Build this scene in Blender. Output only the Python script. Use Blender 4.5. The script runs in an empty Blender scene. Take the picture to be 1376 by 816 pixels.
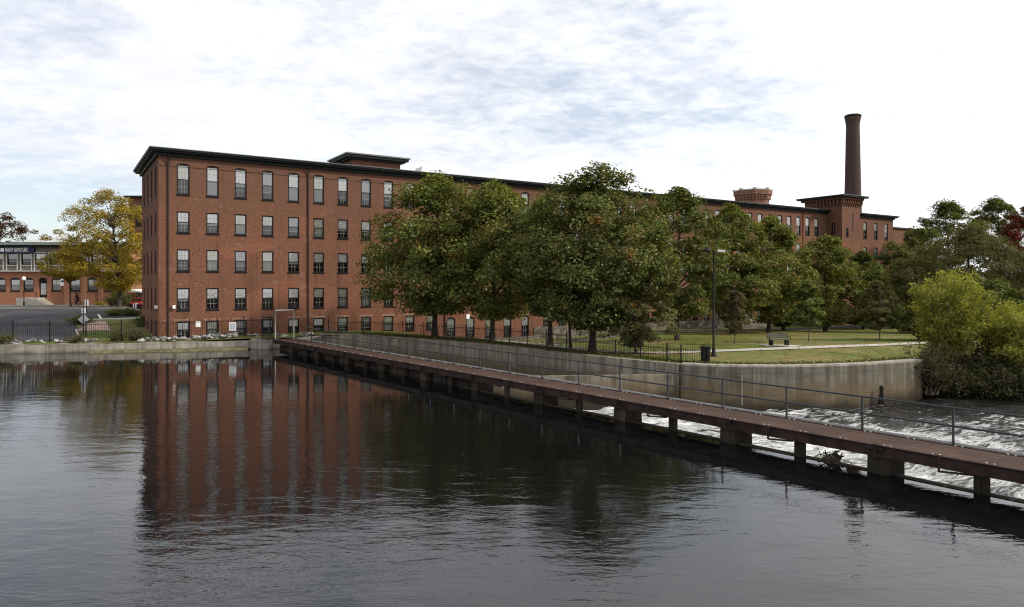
import bpy, bmesh, math, random
import numpy as np
from mathutils import Vector, Matrix, noise, geometry

rad = math.radians
F, HX, HY, CZ = 953.0, 688.0, 381.5, 5.63          # focal (px), principal column, horizon row, eye height over the pond
SC = bpy.context.scene
COL = SC.collection


def wx(px, Y):
    return (px - HX) / F * Y


def wz(py, Y):
    return CZ + (HY - py) / F * Y


# ------------------------------------------------------------------ materials
class NT:
    def __init__(s, tree):
        s.t = tree

    def n(s, typ, **kw):
        nd = s.t.nodes.new(typ)
        for k, v in kw.items():
            if k[0] == '_':
                setattr(nd, k[1:], v)
            else:
                key = int(k[1:]) if k[0] == 'i' and k[1:].isdigit() else k.replace('__', ' ')
                inp = nd.inputs[key]
                if isinstance(v, bpy.types.NodeSocket):
                    s.t.links.new(v, inp)
                else:
                    if inp.type == 'RGBA' and len(v) == 3:
                        v = (*v, 1)
                    inp.default_value = v
        return nd

    def ramp(s, fac, stops, interp='LINEAR'):
        r = s.n('ShaderNodeValToRGB', Fac=fac)
        e = r.color_ramp.elements
        r.color_ramp.interpolation = interp
        while len(e) < len(stops):
            e.new(0.5)
        for el, (p, c) in zip(e, stops):
            el.position = p
            el.color = (*c, 1) if not isinstance(c, (int, float)) else (c, c, c, 1)
        return r.outputs[0]

    def mix(s, fac, a, b, blend='MIX'):
        m = s.n('ShaderNodeMix', _data_type='RGBA', _blend_type=blend)
        for key, v in ((0, fac), (6, a), (7, b)):
            if isinstance(v, bpy.types.NodeSocket):
                s.t.links.new(v, m.inputs[key])
            else:
                m.inputs[key].default_value = v if key == 0 else ((*v, 1) if len(v) == 3 else v)
        return m.outputs[2]

    def math(s, op, a, b=None, clamp=False):
        m = s.n('ShaderNodeMath', _operation=op, _use_clamp=clamp)
        for i, v in enumerate((a, b)):
            if v is None:
                continue
            if isinstance(v, bpy.types.NodeSocket):
                s.t.links.new(v, m.inputs[i])
            else:
                m.inputs[i].default_value = v
        return m.outputs[0]

    def noise(s, vec, scale, detail=4, rough=.55, dist=0):
        return s.n('ShaderNodeTexNoise', Vector=vec, Scale=scale, Detail=detail, Roughness=rough, Distortion=dist).outputs[0]

    def mapping(s, vec, scale=(1, 1, 1), rot=(0, 0, 0), loc=(0, 0, 0)):
        return s.n('ShaderNodeMapping', Vector=vec, Scale=scale, Rotation=rot, Location=loc).outputs[0]


def material(name):
    m = bpy.data.materials.new(name)
    m.use_nodes = True
    t = m.node_tree
    b = t.nodes['Principled BSDF']
    b.inputs['Specular IOR Level'].default_value = .12
    return m, NT(t), b


def coords(k, what='Object'):
    return k.n('ShaderNodeTexCoord').outputs[what]


def plain(name, col, rough=.6, metal=0., var=.25, scale=3., bump=0.):
    m, k, b = material(name)
    if rough < .3 or metal > .2:
        b.inputs['Specular IOR Level'].default_value = .5
    v = coords(k)
    f = k.noise(v, scale, 5)
    lo = tuple(c * (1 - var) for c in col)
    hi = tuple(min(1, c * (1 + var)) for c in col)
    k.t.links.new(k.ramp(f, [(.3, lo), (.7, hi)]), b.inputs['Base Color'])
    b.inputs['Roughness'].default_value = rough
    b.inputs['Metallic'].default_value = metal
    if bump:
        bp = k.n('ShaderNodeBump', Strength=bump, Distance=.02, Height=k.noise(v, scale * 8, 3))
        k.t.links.new(bp.outputs[0], b.inputs['Normal'])
    return m


def brick_mat(name, c1, c2, mortar, dark, sooty=13.2):
    m, k, b = material(name)
    v = coords(k)
    sp = k.n('ShaderNodeSeparateXYZ', Vector=v)
    u = k.math('ADD', sp.outputs[0], sp.outputs[1])
    uv = k.n('ShaderNodeCombineXYZ', X=u, Y=sp.outputs[2]).outputs[0]
    br = k.n('ShaderNodeTexBrick', Vector=uv, Color1=c1, Color2=c2, Mortar=mortar, Scale=1.0)
    br.inputs['Brick Width'].default_value = .23
    br.inputs['Row Height'].default_value = .085
    br.inputs['Mortar Size'].default_value = .009
    br.inputs['Bias'].default_value = 0.1
    col = br.outputs[0]
    # blotchy repairs, soot and efflorescence
    big = k.noise(v, .22, 5, .6)
    col = k.mix(k.ramp(big, [(.35, 0.), (.7, .55)]), col, dark)
    hor = k.noise(k.mapping(v, (.25, .25, 2.2)), 1.0, 4, .6)
    col = k.mix(k.ramp(hor, [(.45, 0.), (.75, .45)]), col, tuple(c * 1.25 for c in c2))
    spots = k.noise(v, 1.7, 6, .65)
    col = k.mix(k.ramp(spots, [(.60, 0.), (.74, .55)]), col, tuple(c * .42 for c in dark))
    grain = k.noise(k.mapping(v, (1, 1, 1.7)), 4.5, 8, .75)
    col = k.mix(k.ramp(grain, [(.36, .62), (.52, 0.)]), col, tuple(c * .45 for c in dark))
    col = k.mix(k.ramp(grain, [(.53, 0.), (.68, .55)]), col, tuple(min(1, c * 1.45) for c in c1))
    eff = k.noise(k.mapping(v, (1, 1, 1.6), loc=(9, 4, 2)), .9, 6, .7)
    col = k.mix(k.ramp(eff, [(.60, 0.), (.74, .5)]), col, (.34, .25, .20))
    drip = k.noise(k.mapping(v, (1.1, 1.1, .10), loc=(1, 5, 3)), 1., 5, .65)
    col = k.mix(k.ramp(drip, [(.54, 0.), (.70, .55)]), col, tuple(c * .5 for c in dark))
    patch = k.n('ShaderNodeTexVoronoi', Vector=k.mapping(uv, (.16, .30, 1)), Scale=1.0, Randomness=1.)
    pr = k.n('ShaderNodeSeparateColor', Color=patch.outputs['Color']).outputs[0]
    col = k.mix(k.ramp(pr, [(.0, .28), (.25, 0.), (.8, 0.), (1., .30)]), col, k.mix(k.math('GREATER_THAN', pr, .5), tuple(c * .62 for c in dark), tuple(min(1, c * 1.35) for c in c1)))
    bz = k.math('ADD', sp.outputs[2], k.math('MULTIPLY', k.noise(v, .35, 5), 2.6))
    band = k.math('MULTIPLY', k.ramp(k.math('MULTIPLY', k.math('SUBTRACT', bz, sooty), .5, True), [(0, 0.), (1, .6)]), 1.)
    col = k.mix(band, col, dark)
    k.t.links.new(col, b.inputs['Base Color'])
    b.inputs['Roughness'].default_value = .9
    bp = k.n('ShaderNodeBump', Strength=.5, Distance=.015, Height=br.outputs[1])
    bp.invert = True
    k.t.links.new(bp.outputs[0], b.inputs['Normal'])
    return m


def concrete_mat(name, base, stain, wet_z=-9., streak=1.0):
    m, k, b = material(name)
    v = coords(k)
    f = k.noise(v, .8, 7, .62)
    col = k.ramp(f, [(.3, tuple(c * .72 for c in base)), (.5, base), (.72, tuple(c * 1.2 for c in base))])
    st = k.noise(k.mapping(v, (1.9, 1.9, .13)), 1.3, 5, .6)
    col = k.mix(k.ramp(st, [(.43, 0.), (.60, .85 * streak)]), col, stain)
    st2 = k.noise(k.mapping(v, (.35, .35, 1.1), loc=(3, 7, 1)), 1.0, 5, .6)
    col = k.mix(k.ramp(st2, [(.52, 0.), (.7, .55)]), col, tuple(a * .5 + c * .2 for a, c in zip(stain, base)))
    if wet_z > -8:
        z0_ = k.n('ShaderNodeSeparateXYZ', Vector=v).outputs[2]
        lowf = k.ramp(k.math('ADD', k.math('MULTIPLY', z0_, -.55), k.math('MULTIPLY', k.noise(v, .45, 5), .9)), [(.36, 0.), (.62, .75)])
        col = k.mix(lowf, col, (.128, .092, .054))
        drip = k.noise(k.mapping(v, (5., 5., .22), loc=(2, 8, 0)), 1.0, 4, .6)
        col = k.mix(k.ramp(drip, [(.60, 0.), (.70, .5)]), col, (.30, .28, .235))
        z = k.n('ShaderNodeSeparateXYZ', Vector=v).outputs[2]
        zz = k.math('ADD', z, k.math('MULTIPLY', k.noise(v, .5, 4), 1.1))
        w = k.ramp(k.math('MULTIPLY', k.math('SUBTRACT', wet_z + .75, zz), 1.6, True), [(0, 0.), (1, .9)])
        col = k.mix(w, col, (.025, .022, .016))
    zj = k.n('ShaderNodeSeparateXYZ', Vector=v).outputs[2]
    saw = k.math('ABSOLUTE', k.math('SUBTRACT', k.math('FRACT', k.math('ADD', k.math('MULTIPLY', zj, .82), k.math('MULTIPLY', k.noise(v, .3, 2), .06))), .5))
    col = k.mix(k.ramp(saw, [(0., .5), (.022, 0.)]), col, tuple(c * .5 for c in stain))
    spot = k.noise(v, 3.2, 7, .7)
    col = k.mix(k.ramp(spot, [(.58, 0.), (.70, .55)]), col, tuple(c * .7 for c in stain))
    k.t.links.new(col, b.inputs['Base Color'])
    b.inputs['Roughness'].default_value = .88
    bp = k.n('ShaderNodeBump', Strength=.4, Distance=.04, Height=k.noise(v, 5, 6, .65))
    k.t.links.new(bp.outputs[0], b.inputs['Normal'])
    return m


def leaf_mat(name, stops, accent=None, acc_at=.66, trans=.3):
    m, k, b = material(name)
    k.t.nodes.remove(b)
    geo = k.n('ShaderNodeNewGeometry')
    v = coords(k)
    rnd = geo.outputs['Random Per Island']
    col = k.ramp(rnd, stops)
    big = k.noise(v, .55, 3, .5)
    col = k.mix(k.ramp(big, [(.35, 0.), (.65, .5)]), col, tuple(c * .6 for c in stops[0][1]))
    if accent:
        f2 = k.noise(k.mapping(v, loc=(11, 3, 5)), .42, 4, .6)
        f3 = k.math('MULTIPLY', k.ramp(f2, [(acc_at - .06, 0.), (acc_at + .06, 1.)]), k.ramp(rnd, [(.3, 1.), (.8, .25)]))
        col = k.mix(f3, col, accent)
    d = k.n('ShaderNodeBsdfDiffuse', Color=col)
    tr = k.n('ShaderNodeBsdfTranslucent', Color=k.mix(1., col, (1.3, 1.25, .5), 'MULTIPLY'))
    gl = k.n('ShaderNodeBsdfGlossy', Roughness=.42, Color=(.8, .85, .9))
    a = k.n('ShaderNodeMixShader', i0=trans, i1=d.outputs[0], i2=tr.outputs[0])
    c = k.n('ShaderNodeMixShader', i0=.004, i1=a.outputs[0], i2=gl.outputs[0])
    k.t.links.new(c.outputs[0], k.t.nodes['Material Output'].inputs[0])
    return m


def glass_mat(name, tint, extra=.0):
    m, k, b = material(name)
    k.t.nodes.remove(b)
    fr = k.n('ShaderNodeFresnel', IOR=1.52)
    f = k.math('ADD', fr.outputs[0], extra, True)
    tr = k.n('ShaderNodeBsdfTransparent', Color=tint)
    v = coords(k)
    bp = k.n('ShaderNodeBump', Strength=.06, Distance=.05, Height=k.noise(v, 2.2, 2))
    gl = k.n('ShaderNodeBsdfGlossy', Roughness=.03, Color=(1, 1, 1), Normal=bp.outputs[0])
    mx = k.n('ShaderNodeMixShader', i0=f, i1=tr.outputs[0], i2=gl.outputs[0])
    k.t.links.new(mx.outputs[0], k.t.nodes['Material Output'].inputs[0])
    return m


M = {}
M['brick'] = brick_mat('mill_brick', (.230, .091, .050), (.170, .065, .037), (.175, .118, .085), (.125, .066, .044))
M['lintel'] = plain('pale_lintel_brick', (.24, .135, .095), .9, 0, .5, 3.)
M['brick_old'] = brick_mat('shop_brick', (.40, .165, .09), (.33, .13, .07), (.32, .22, .16), (.28, .125, .08), 99)
M['brick_turret'] = brick_mat('turret_brick', (.27, .125, .078), (.22, .10, .062), (.22, .16, .12), (.19, .10, .07), 99)
M['brick_sunlit'] = brick_mat('sunlit_shop_brick', (.36, .165, .085), (.31, .135, .07), (.32, .22, .16), (.27, .125, .075), 99)  # sunlit orange of the right-hand shop wall, put into the brick colour
M['chimney_brick'] = brick_mat('chimney_brick', (.112, .066, .052), (.088, .053, .043), (.105, .08, .066), (.066, .044, .038))
M['black'] = plain('black_paint', (.012, .011, .011), .45, 0, .3)
M['cornice'] = plain('cornice_paint', (.016, .020, .018), .5, 0, .3)
M['cornice_edge'] = plain('roof_edge_metal', (.11, .12, .115), .4, .3, .2)
M['muntin'] = plain('muntin_paint', (.36, .36, .34), .6)
M['blind'] = plain('white_blind', (.90, .89, .86), .9, 0, .06, 1.5)
M['blind_warm'] = plain('cream_blind', (.74, .72, .62), .9, 0, .08, 1.5)
M['blind_grey'] = plain('grey_shade', (.40, .42, .43), .9, 0, .08, 1.5)
M['glass'] = glass_mat('window_glass', (.99, .99, .98), .12)
M['screen'] = glass_mat('screened_glass', (.60, .62, .63), .03)
M['dark_glass'] = glass_mat('blue_glass', (.25, .3, .45), .12)
M['pipe'] = plain('downspout_paint', (.035, .026, .022), .5)
M['pipe_grey'] = plain('weathered_pipe', (.20, .19, .17), .7)
M['pipe_red'] = plain('downspout_red', (.16, .035, .025), .6)
M['concrete'] = concrete_mat('sidewall_concrete', (.150, .138, .112), (.075, .06, .04), -.95)
M['channel'] = concrete_mat('channel_concrete', (.275, .245, .19), (.10, .08, .055), -.9, .8)
M['concrete_low'] = concrete_mat('weir_concrete', (.20, .17, .13), (.06, .05, .035), -.35)
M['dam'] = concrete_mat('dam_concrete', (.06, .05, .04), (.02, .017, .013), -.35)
M['riverwall'] = concrete_mat('river_wall_concrete', (.34, .31, .26), (.12, .10, .075), .1, .7)
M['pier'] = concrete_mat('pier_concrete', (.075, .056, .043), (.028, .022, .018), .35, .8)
M['path'] = concrete_mat('path_concrete', (.40, .37, .315), (.4, .36, .3), -9, .3)
M['rust'] = plain('rusty_steel', (.042, .025, .021), .75, 0, .45, 2.2, .3)
M['galv'] = plain('galvanised_steel', (.40, .40, .38), .5, .1, .2)
M['rail'] = plain('rail_steel', (.055, .058, .060), .45, .2, .3, 5)
M['bolt'] = plain('bolt_steel', (.45, .43, .40), .4, .2)
M['iron'] = plain('black_iron', (.014, .014, .015), .5)
M['white'] = plain('white_paint', (.78, .78, .76), .5, 0, .05)
M['signgrey'] = plain('sign_back', (.42, .44, .46), .45, .3, .12)
M['navy'] = plain('sign_navy', (.03, .032, .075), .5)
M['shingle'] = plain('slate_shingle', (.155, .125, .105), .85, 0, .35, 6)
M['greytrim'] = plain('grey_trim', (.42, .42, .38), .7, 0, .1)
M['sage'] = plain('sage_cornice', (.20, .23, .20), .6, 0, .15)
M['stone'] = plain('grey_rock', (.22, .21, .195), .9, 0, .5, 1.6, .5)
M['bark'] = plain('bark', (.055, .043, .034), .95, 0, .45, 4, .8)
M['bark_light'] = plain('pale_bark', (.14, .11, .085), .95, 0, .35, 4, .6)
M['carred'] = plain('red_car_paint', (.42, .018, .016), .25, 0, .05)
M['tyre'] = plain('rubber', (.015, .015, .015), .8)
M['taillight'] = plain('tail_light', (.75, .25, .2), .2)
M['benchwood'] = plain('grey_bench_wood', (.075, .07, .068), .7, 0, .3, 6)
M['cloth'] = plain('dark_clothes', (.018, .018, .025), .9)
M['skin'] = plain('skin', (.42, .25, .18), .6)
M['yellowflower'] = plain('yellow_flowers', (.55, .38, .03), .9, 0, .4, 8)
M['pavers'] = brick_mat('pale_pavers', (.52, .34, .28), (.46, .30, .25), (.35, .28, .24), (.44, .30, .26))
M['mulch'] = plain('mulch', (.045, .033, .022), .95, 0, .4, 3)
M['rubblestone'] = plain('rubble_foundation', (.22, .185, .15), .95, 0, .6, 1.4, .6)
def rubble_material():
    m, k, b = material('rubble_foundation')
    v = coords(k)
    vv = k.mix(.12, v, k.n('ShaderNodeTexNoise', Vector=v, Scale=1.5).outputs[1])
    ce = k.n('ShaderNodeTexVoronoi', Vector=k.mapping(vv, (1, 1, 1.5)), Scale=1.9)
    ed = k.n('ShaderNodeTexVoronoi', Vector=k.mapping(vv, (1, 1, 1.5)), Scale=1.9, _feature='DISTANCE_TO_EDGE')
    rv = k.n('ShaderNodeSeparateColor', Color=ce.outputs['Color']).outputs[0]
    col = k.ramp(rv, [(0, (.085, .07, .058)), (.5, (.15, .125, .10)), (1, (.26, .225, .185))])
    col = k.mix(k.ramp(ed.outputs['Distance'], [(0., .85), (.06, 0.)]), col, (.05, .042, .035))
    k.t.links.new(col, b.inputs['Base Color'])
    b.inputs['Roughness'].default_value = .95
    return m


M['rubblestone'] = rubble_material()
M['annex'] = plain('far_roof', (.05, .045, .042), .8)

M['leaf'] = leaf_mat('maple_leaves', [(0., (.080, .098, .026)), (.5, (.130, .152, .038)), (.85, (.22, .235, .066)), (1., (.38, .36, .13))], (.34, .13, .035), .66)
M['leaf_dark'] = leaf_mat('dark_leaves', [(0., (.064, .080, .024)), (.6, (.114, .132, .036)), (1., (.27, .27, .10))], (.34, .13, .04), .68)
M['leaf_olive'] = leaf_mat('olive_leaves', [(0., (.092, .095, .038)), (.6, (.13, .128, .055)), (1., (.19, .175, .08))], (.14, .09, .05), .70)
M['leaf_young'] = leaf_mat('young_leaves', [(0., (.10, .135, .035)), (.6, (.15, .18, .05)), (1., (.25, .25, .09))])
M['leaf_tan'] = leaf_mat('tan_leaves', [(0., (.10, .085, .045)), (.6, (.15, .125, .07)), (1., (.21, .175, .10))])
M['leaf_yellow'] = leaf_mat('yellow_leaves', [(0., (.26, .19, .03)), (.5, (.38, .26, .04)), (1., (.58, .40, .05))], (.13, .13, .035), .5, .4)
M['leaf_willow'] = leaf_mat('willow_leaves', [(0., (.17, .195, .036)), (.5, (.27, .28, .052)), (1., (.48, .45, .12))], None, .6, .45)
M['leaf_red'] = leaf_mat('red_leaves', [(0., (.09, .022, .018)), (.6, (.17, .035, .028)), (1., (.26, .07, .04))], (.06, .055, .03), .58)
M['leaf_brown'] = leaf_mat('brown_leaves', [(0., (.06, .032, .02)), (.6, (.10, .05, .03)), (1., (.16, .09, .05))])
M['leaf_shade'] = leaf_mat('scrub_leaves', [(0., (.030, .032, .014)), (.6, (.050, .050, .022)), (1., (.10, .09, .045))])
M['leaf_weed'] = leaf_mat('weed_leaves', [(0., (.05, .07, .02)), (.6, (.09, .10, .035)), (1., (.2, .15, .07))])


def ground_material():
    m, k, b = material('park_ground')
    v = coords(k)
    a = k.noise(v, .09, 6, .62)
    bb = k.noise(v, 1.8, 6, .7)
    g = k.ramp(bb, [(.3, (.050, .072, .013)), (.52, (.092, .120, .020)), (.75, (.165, .185, .04))])
    dry = k.ramp(bb, [(.3, (.12, .095, .036)), (.7, (.235, .18, .08))])
    col = k.mix(k.ramp(a, [(.44, 0.), (.60, .85)]), g, dry)
    lv = k.n('ShaderNodeTexVoronoi', Vector=v, Scale=1.5, Randomness=1.)
    f = k.math('MULTIPLY', k.math('LESS_THAN', lv.outputs['Distance'], .12), k.math('GREATER_THAN', k.noise(v, .6, 3), .5))
    col = k.mix(f, col, (.24, .12, .04))
    k.t.links.new(col, b.inputs['Base Color'])
    b.inputs['Roughness'].default_value = .95
    bp = k.n('ShaderNodeBump', Strength=.8, Distance=.08, Height=k.noise(v, 7, 5, .7))
    k.t.links.new(bp.outputs[0], b.inputs['Normal'])
    return m


def asphalt_material(name, base, leaves):
    m, k, b = material(name)
    v = coords(k)
    col = k.ramp(k.noise(v, .35, 7, .65), [(.3, tuple(c * .7 for c in base)), (.7, tuple(c * 1.3 for c in base))])
    cr = k.n('ShaderNodeTexVoronoi', Vector=k.mix(.12, v, k.n('ShaderNodeTexNoise', Vector=v, Scale=.8).outputs[1]), Scale=.22, _feature='DISTANCE_TO_EDGE')
    col = k.mix(k.ramp(cr.outputs['Distance'], [(0., .55), (.018, 0.)]), col, (.018, .018, .018))
    if leaves:
        lv = k.n('ShaderNodeTexVoronoi', Vector=v, Scale=2.2, Randomness=1.)
        f = k.math('MULTIPLY', k.math('LESS_THAN', lv.outputs['Distance'], .16), k.math('GREATER_THAN', k.noise(v, .35, 3), leaves))
        col = k.mix(f, col, (.33, .19, .05))
    k.t.links.new(col, b.inputs['Base Color'])
    b.inputs['Roughness'].default_value = .85
    return m


M['ground'] = ground_material()
M['asphalt'] = asphalt_material('asphalt', (.058, .058, .062), .55)
M['walk'] = asphalt_material('leafy_sidewalk', (.20, .19, .175), .42)


def grating_material():
    m, k, b = material('rusty_grating')
    v = k.mapping(coords(k, 'Object'), rot=(0, 0, -math.atan2(.787, -.617)))
    sp = k.n('ShaderNodeSeparateXYZ', Vector=v)
    sx = k.math('ABSOLUTE', k.math('SINE', k.math('MULTIPLY', sp.outputs[0], math.pi / .09)))
    sy = k.math('ABSOLUTE', k.math('SINE', k.math('MULTIPLY', sp.outputs[1], math.pi / .11)))
    hole = k.math('MULTIPLY', sx, sy)
    f = k.ramp(hole, [(.45, 0.), (.6, .85)])
    base = k.ramp(k.noise(v, .9, 6, .65), [(.3, (.054, .033, .024)), (.7, (.112, .066, .047))])
    col = k.mix(f, base, (.022, .014, .012))
    k.t.links.new(col, b.inputs['Base Color'])
    b.inputs['Roughness'].default_value = .8
    return m


M['grating'] = grating_material()


def water_material():
    m, k, b = material('pond_water')
    v = coords(k)
    b.inputs['Base Color'].default_value = (.0035, .004, .0045, 1)
    b.inputs['Specular IOR Level'].default_value = .5
    b.inputs['Roughness'].default_value = .025
    b.inputs['IOR'].default_value = 1.5
    calm = k.ramp(k.noise(k.mapping(v, (.035, .09, 1), (0, 0, .35)), 1., 4, .6), [(.34, .25), (.62, 1.55)])
    w1 = k.noise(k.mapping(v, (1.0, 2.3, 1), (0, 0, .25)), 1.05, 4, .55, .4)
    w2 = k.noise(k.mapping(v, (1.0, 2.6, 1), (0, 0, -.2)), 3.1, 3, .55, .3)
    w4 = k.noise(k.mapping(v, (1.0, 2.2, 1), (0, 0, .1)), 8., 2, .5)
    w3 = k.noise(k.mapping(v, (1.0, 1.8, 1), (0, 0, .5)), .28, 2, .5)
    h = k.math('ADD', k.math('MULTIPLY', w1, .55), k.math('ADD', k.math('MULTIPLY', w2, .10), k.math('MULTIPLY', w4, .03)))
    h = k.math('ADD', h, k.math('MULTIPLY', w3, .5))
    pos = k.n('ShaderNodeSeparateXYZ', Vector=k.mix(.0, v, v))
    px_, py_ = pos.outputs[0], pos.outputs[1]
    wob = k.math('MULTIPLY', k.math('SUBTRACT', k.noise(k.mapping(v, (.05, .12, 1)), 1., 3), .5), 14.)
    lee = k.ramp(k.math('MULTIPLY', k.math('ADD', k.math('ADD', py_, k.math('MULTIPLY', px_, .22)), k.math('ADD', wob, -18.)), .06, True), [(0., 1.), (1., .20)])
    qd = k.math('ADD', k.math('ADD', k.math('MULTIPLY', px_, .787), k.math('MULTIPLY', py_, .617)), -23.08)
    near = k.ramp(k.math('MULTIPLY', k.math('ADD', qd, 7.5), .2, True), [(0., 1.), (1., .25)])
    h = k.math('MULTIPLY', k.math('MULTIPLY', h, calm), k.math('MULTIPLY', lee, near))
    bp = k.n('ShaderNodeBump', Strength=1., Distance=.028, Height=h)
    k.t.links.new(bp.outputs[0], b.inputs['Normal'])
    return m


def rapids_material():
    m, k, b = material('rapids_water')
    v = coords(k)
    st = k.mapping(v, (1., 1., 1.), (0, 0, rad(-20)))
    wob = k.n('ShaderNodeTexNoise', Vector=v, Scale=.7, Detail=3).outputs[1]
    vv = k.mix(.35, st, wob)
    f1 = k.noise(k.mapping(vv, (.9, 2.6, 1)), 1.5, 10, .72, 1.1)
    f2 = k.noise(k.mapping(v, (.16, .16, 1)), 1., 3, .5)
    f = k.math('ADD', f1, k.math('MULTIPLY', k.math('SUBTRACT', f2, .5), .55))
    at = k.n('ShaderNodeAttribute', _attribute_name='foam').outputs['Fac']
    f = k.math('ADD', f, at)
    fm = k.ramp(f, [(.50, 0.), (.575, .5), (.70, 1.)])
    col = k.mix(fm, (.012, .012, .010), (.70, .70, .68))
    k.t.links.new(col, b.inputs['Base Color'])
    k.t.links.new(k.ramp(fm, [(0., .08), (1., .7)]), b.inputs['Roughness'])
    b.inputs['IOR'].default_value = 1.333
    b.inputs['Specular IOR Level'].default_value = .5
    h = k.math('ADD', k.noise(k.mapping(vv, (1, 2, 1)), 2., 6, .65, .5), k.math('MULTIPLY', fm, .3))
    bp = k.n('ShaderNodeBump', Strength=1., Distance=.16, Height=h)
    k.t.links.new(bp.outputs[0], b.inputs['Normal'])
    return m


M['water'] = water_material()
M['rapids'] = rapids_material()


# ------------------------------------------------------------------ mesh tools
class MB:
    def __init__(s):
        s.v, s.f, s.m = [], [], []

    def face(s, pts, m=0):
        i = len(s.v)
        s.v += [tuple(p) for p in pts]
        s.f.append(tuple(range(i, i + len(pts))))
        s.m.append(m)

    def hexa(s, p, m=0):                       # 8 points: bottom ring 0-3, top ring 4-7
        i = len(s.v)
        s.v += [tuple(q) for q in p]
        for f in ((3, 2, 1, 0), (4, 5, 6, 7), (0, 1, 5, 4), (1, 2, 6, 5), (2, 3, 7, 6), (3, 0, 4, 7)):
            s.f.append(tuple(i + a for a in f))
            s.m.append(m)

    def box(s, x0, x1, y0, y1, z0, z1, m=0):
        s.hexa([(x0, y0, z0), (x1, y0, z0), (x1, y1, z0), (x0, y1, z0), (x0, y0, z1), (x1, y0, z1), (x1, y1, z1), (x0, y1, z1)], m)

    def bar(s, p, q, w, h, m=0, up=(0, 0, 1)):  # box along p-q; w sideways, h along up
        p, q = Vector(p), Vector(q)
        d = (q - p).normalized()
        up = Vector(up)
        if abs(d.dot(up)) > .95:
            up = Vector((0, 1, 0)) if abs(d.y) < .9 else Vector((1, 0, 0))
        a = d.cross(up).normalized()
        u = a.cross(d).normalized()
        a, u = a * w / 2, u * h / 2
        s.hexa([p - a - u, p + a - u, q + a - u, q - a - u, p - a + u, p + a + u, q + a + u, q - a + u], m)

    def tube(s, pts, r, n=6, m=0, cap=True):
        pts = [Vector(p) for p in pts]
        rs = r if isinstance(r, (list, tuple)) else [r] * len(pts)
        base = len(s.v)
        for i, p in enumerate(pts):
            d = (pts[min(i + 1, len(pts) - 1)] - pts[max(i - 1, 0)])
            d = d.normalized() if d.length > 1e-6 else Vector((0, 0, 1))
            a = d.cross(Vector((0, 0, 1)) if abs(d.z) < .95 else Vector((1, 0, 0))).normalized()
            b = d.cross(a)
            for j in range(n):
                t = 2 * math.pi * j / n
                s.v.append(tuple(p + (a * math.cos(t) + b * math.sin(t)) * rs[i]))
        for i in range(len(pts) - 1):
            for j in range(n):
                k = (j + 1) % n
                s.f.append((base + i * n + j, base + i * n + k, base + (i + 1) * n + k, base + (i + 1) * n + j))
                s.m.append(m)
        if cap:
            s.f.append(tuple(base + j for j in range(n)))
            s.m.append(m)
            e = base + (len(pts) - 1) * n
            s.f.append(tuple(e + j for j in reversed(range(n))))
            s.m.append(m)

    def lathe(s, prof, n=16, m=0, c=(0, 0)):
        base = len(s.v)
        for r, z in prof:
            for j in range(n):
                t = 2 * math.pi * j / n
                s.v.append((c[0] + r * math.cos(t), c[1] + r * math.sin(t), z))
        for i in range(len(prof) - 1):
            for j in range(n):
                k = (j + 1) % n
                s.f.append((base + i * n + j, base + i * n + k, base + (i + 1) * n + k, base + (i + 1) * n + j))
                s.m.append(m)
        e = base + (len(prof) - 1) * n
        s.f.append(tuple(e + j for j in range(n)))
        s.m.append(m)

    def prism(s, poly, y0, y1, m=0):            # poly in (x, z), extruded along y
        a = [(x, y0, z) for x, z in poly]
        b = [(x, y1, z) for x, z in poly]
        s.face(a, m)
        s.face(b[::-1], m)
        n = len(poly)
        for i in range(n):
            j = (i + 1) % n
            s.face([a[i], b[i], b[j], a[j]], m)

    def mesh(s, name, mats, smooth=False):
        me = bpy.data.meshes.new(name)
        me.from_pydata(s.v, [], s.f)
        for k in (mats if isinstance(mats, (list, tuple)) else [mats]):
            me.materials.append(k)
        me.polygons.foreach_set('material_index', s.m)
        if smooth:
            me.polygons.foreach_set('use_smooth', [True] * len(me.polygons))
        me.update()
        return me

    def build(s, name, mats, parent=None, smooth=False):
        return link(name, s.mesh(name, mats, smooth), parent)


def link(name, me, parent=None, loc=(0, 0, 0), rz=0):
    o = bpy.data.objects.new(name, me)
    COL.objects.link(o)
    o.parent = parent
    o.location = loc
    o.rotation_euler = (0, 0, rz)
    return o


def tag(o, label, cat, group=None, kind=None):
    o['label'] = label
    o['category'] = cat
    if group:
        o['group'] = group
    if kind:
        o['kind'] = kind
    return o


def thing(name, label, cat, loc=(0, 0, 0), rz=0, group=None):
    return tag(link(name, None, None, loc, rz), label, cat, group)


def structure(o, label=None):
    o['kind'] = 'structure'
    if label:
        o['label'] = label
    return o


def dup(o, parent=None):
    c = o.copy()
    COL.objects.link(c)
    c.parent = parent
    for ch in list(o.children):
        dup(ch, c)
    return c


def sstep(a, b, x):
    t = min(1, max(0, (x - a) / (b - a)))
    return t * t * (3 - 2 * t)


# ------------------------------------------------------------------ lie of the land
NB = [(-160, 54.5), (-75, 56.0), (-41.4, 57.4), (-35.8, 58.2), (-28, 60.2), (-22.4, 61.8), (-19.3, 62.2), (-19.0, 65.6), (-14.4, 65.6), (-6.2, 59.2),
      (-.9, 54.0), (3.2, 48.3), (9.73, 41.2), (11.5, 40.2), (15.8, 40.0), (20, 40.9), (23.7, 42.6), (27.0, 44.6)]
BANK = [(27.0, 44.6), (32, 45.2), (40, 44.5), (60, 42), (120, 36), (400, 10)]


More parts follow.
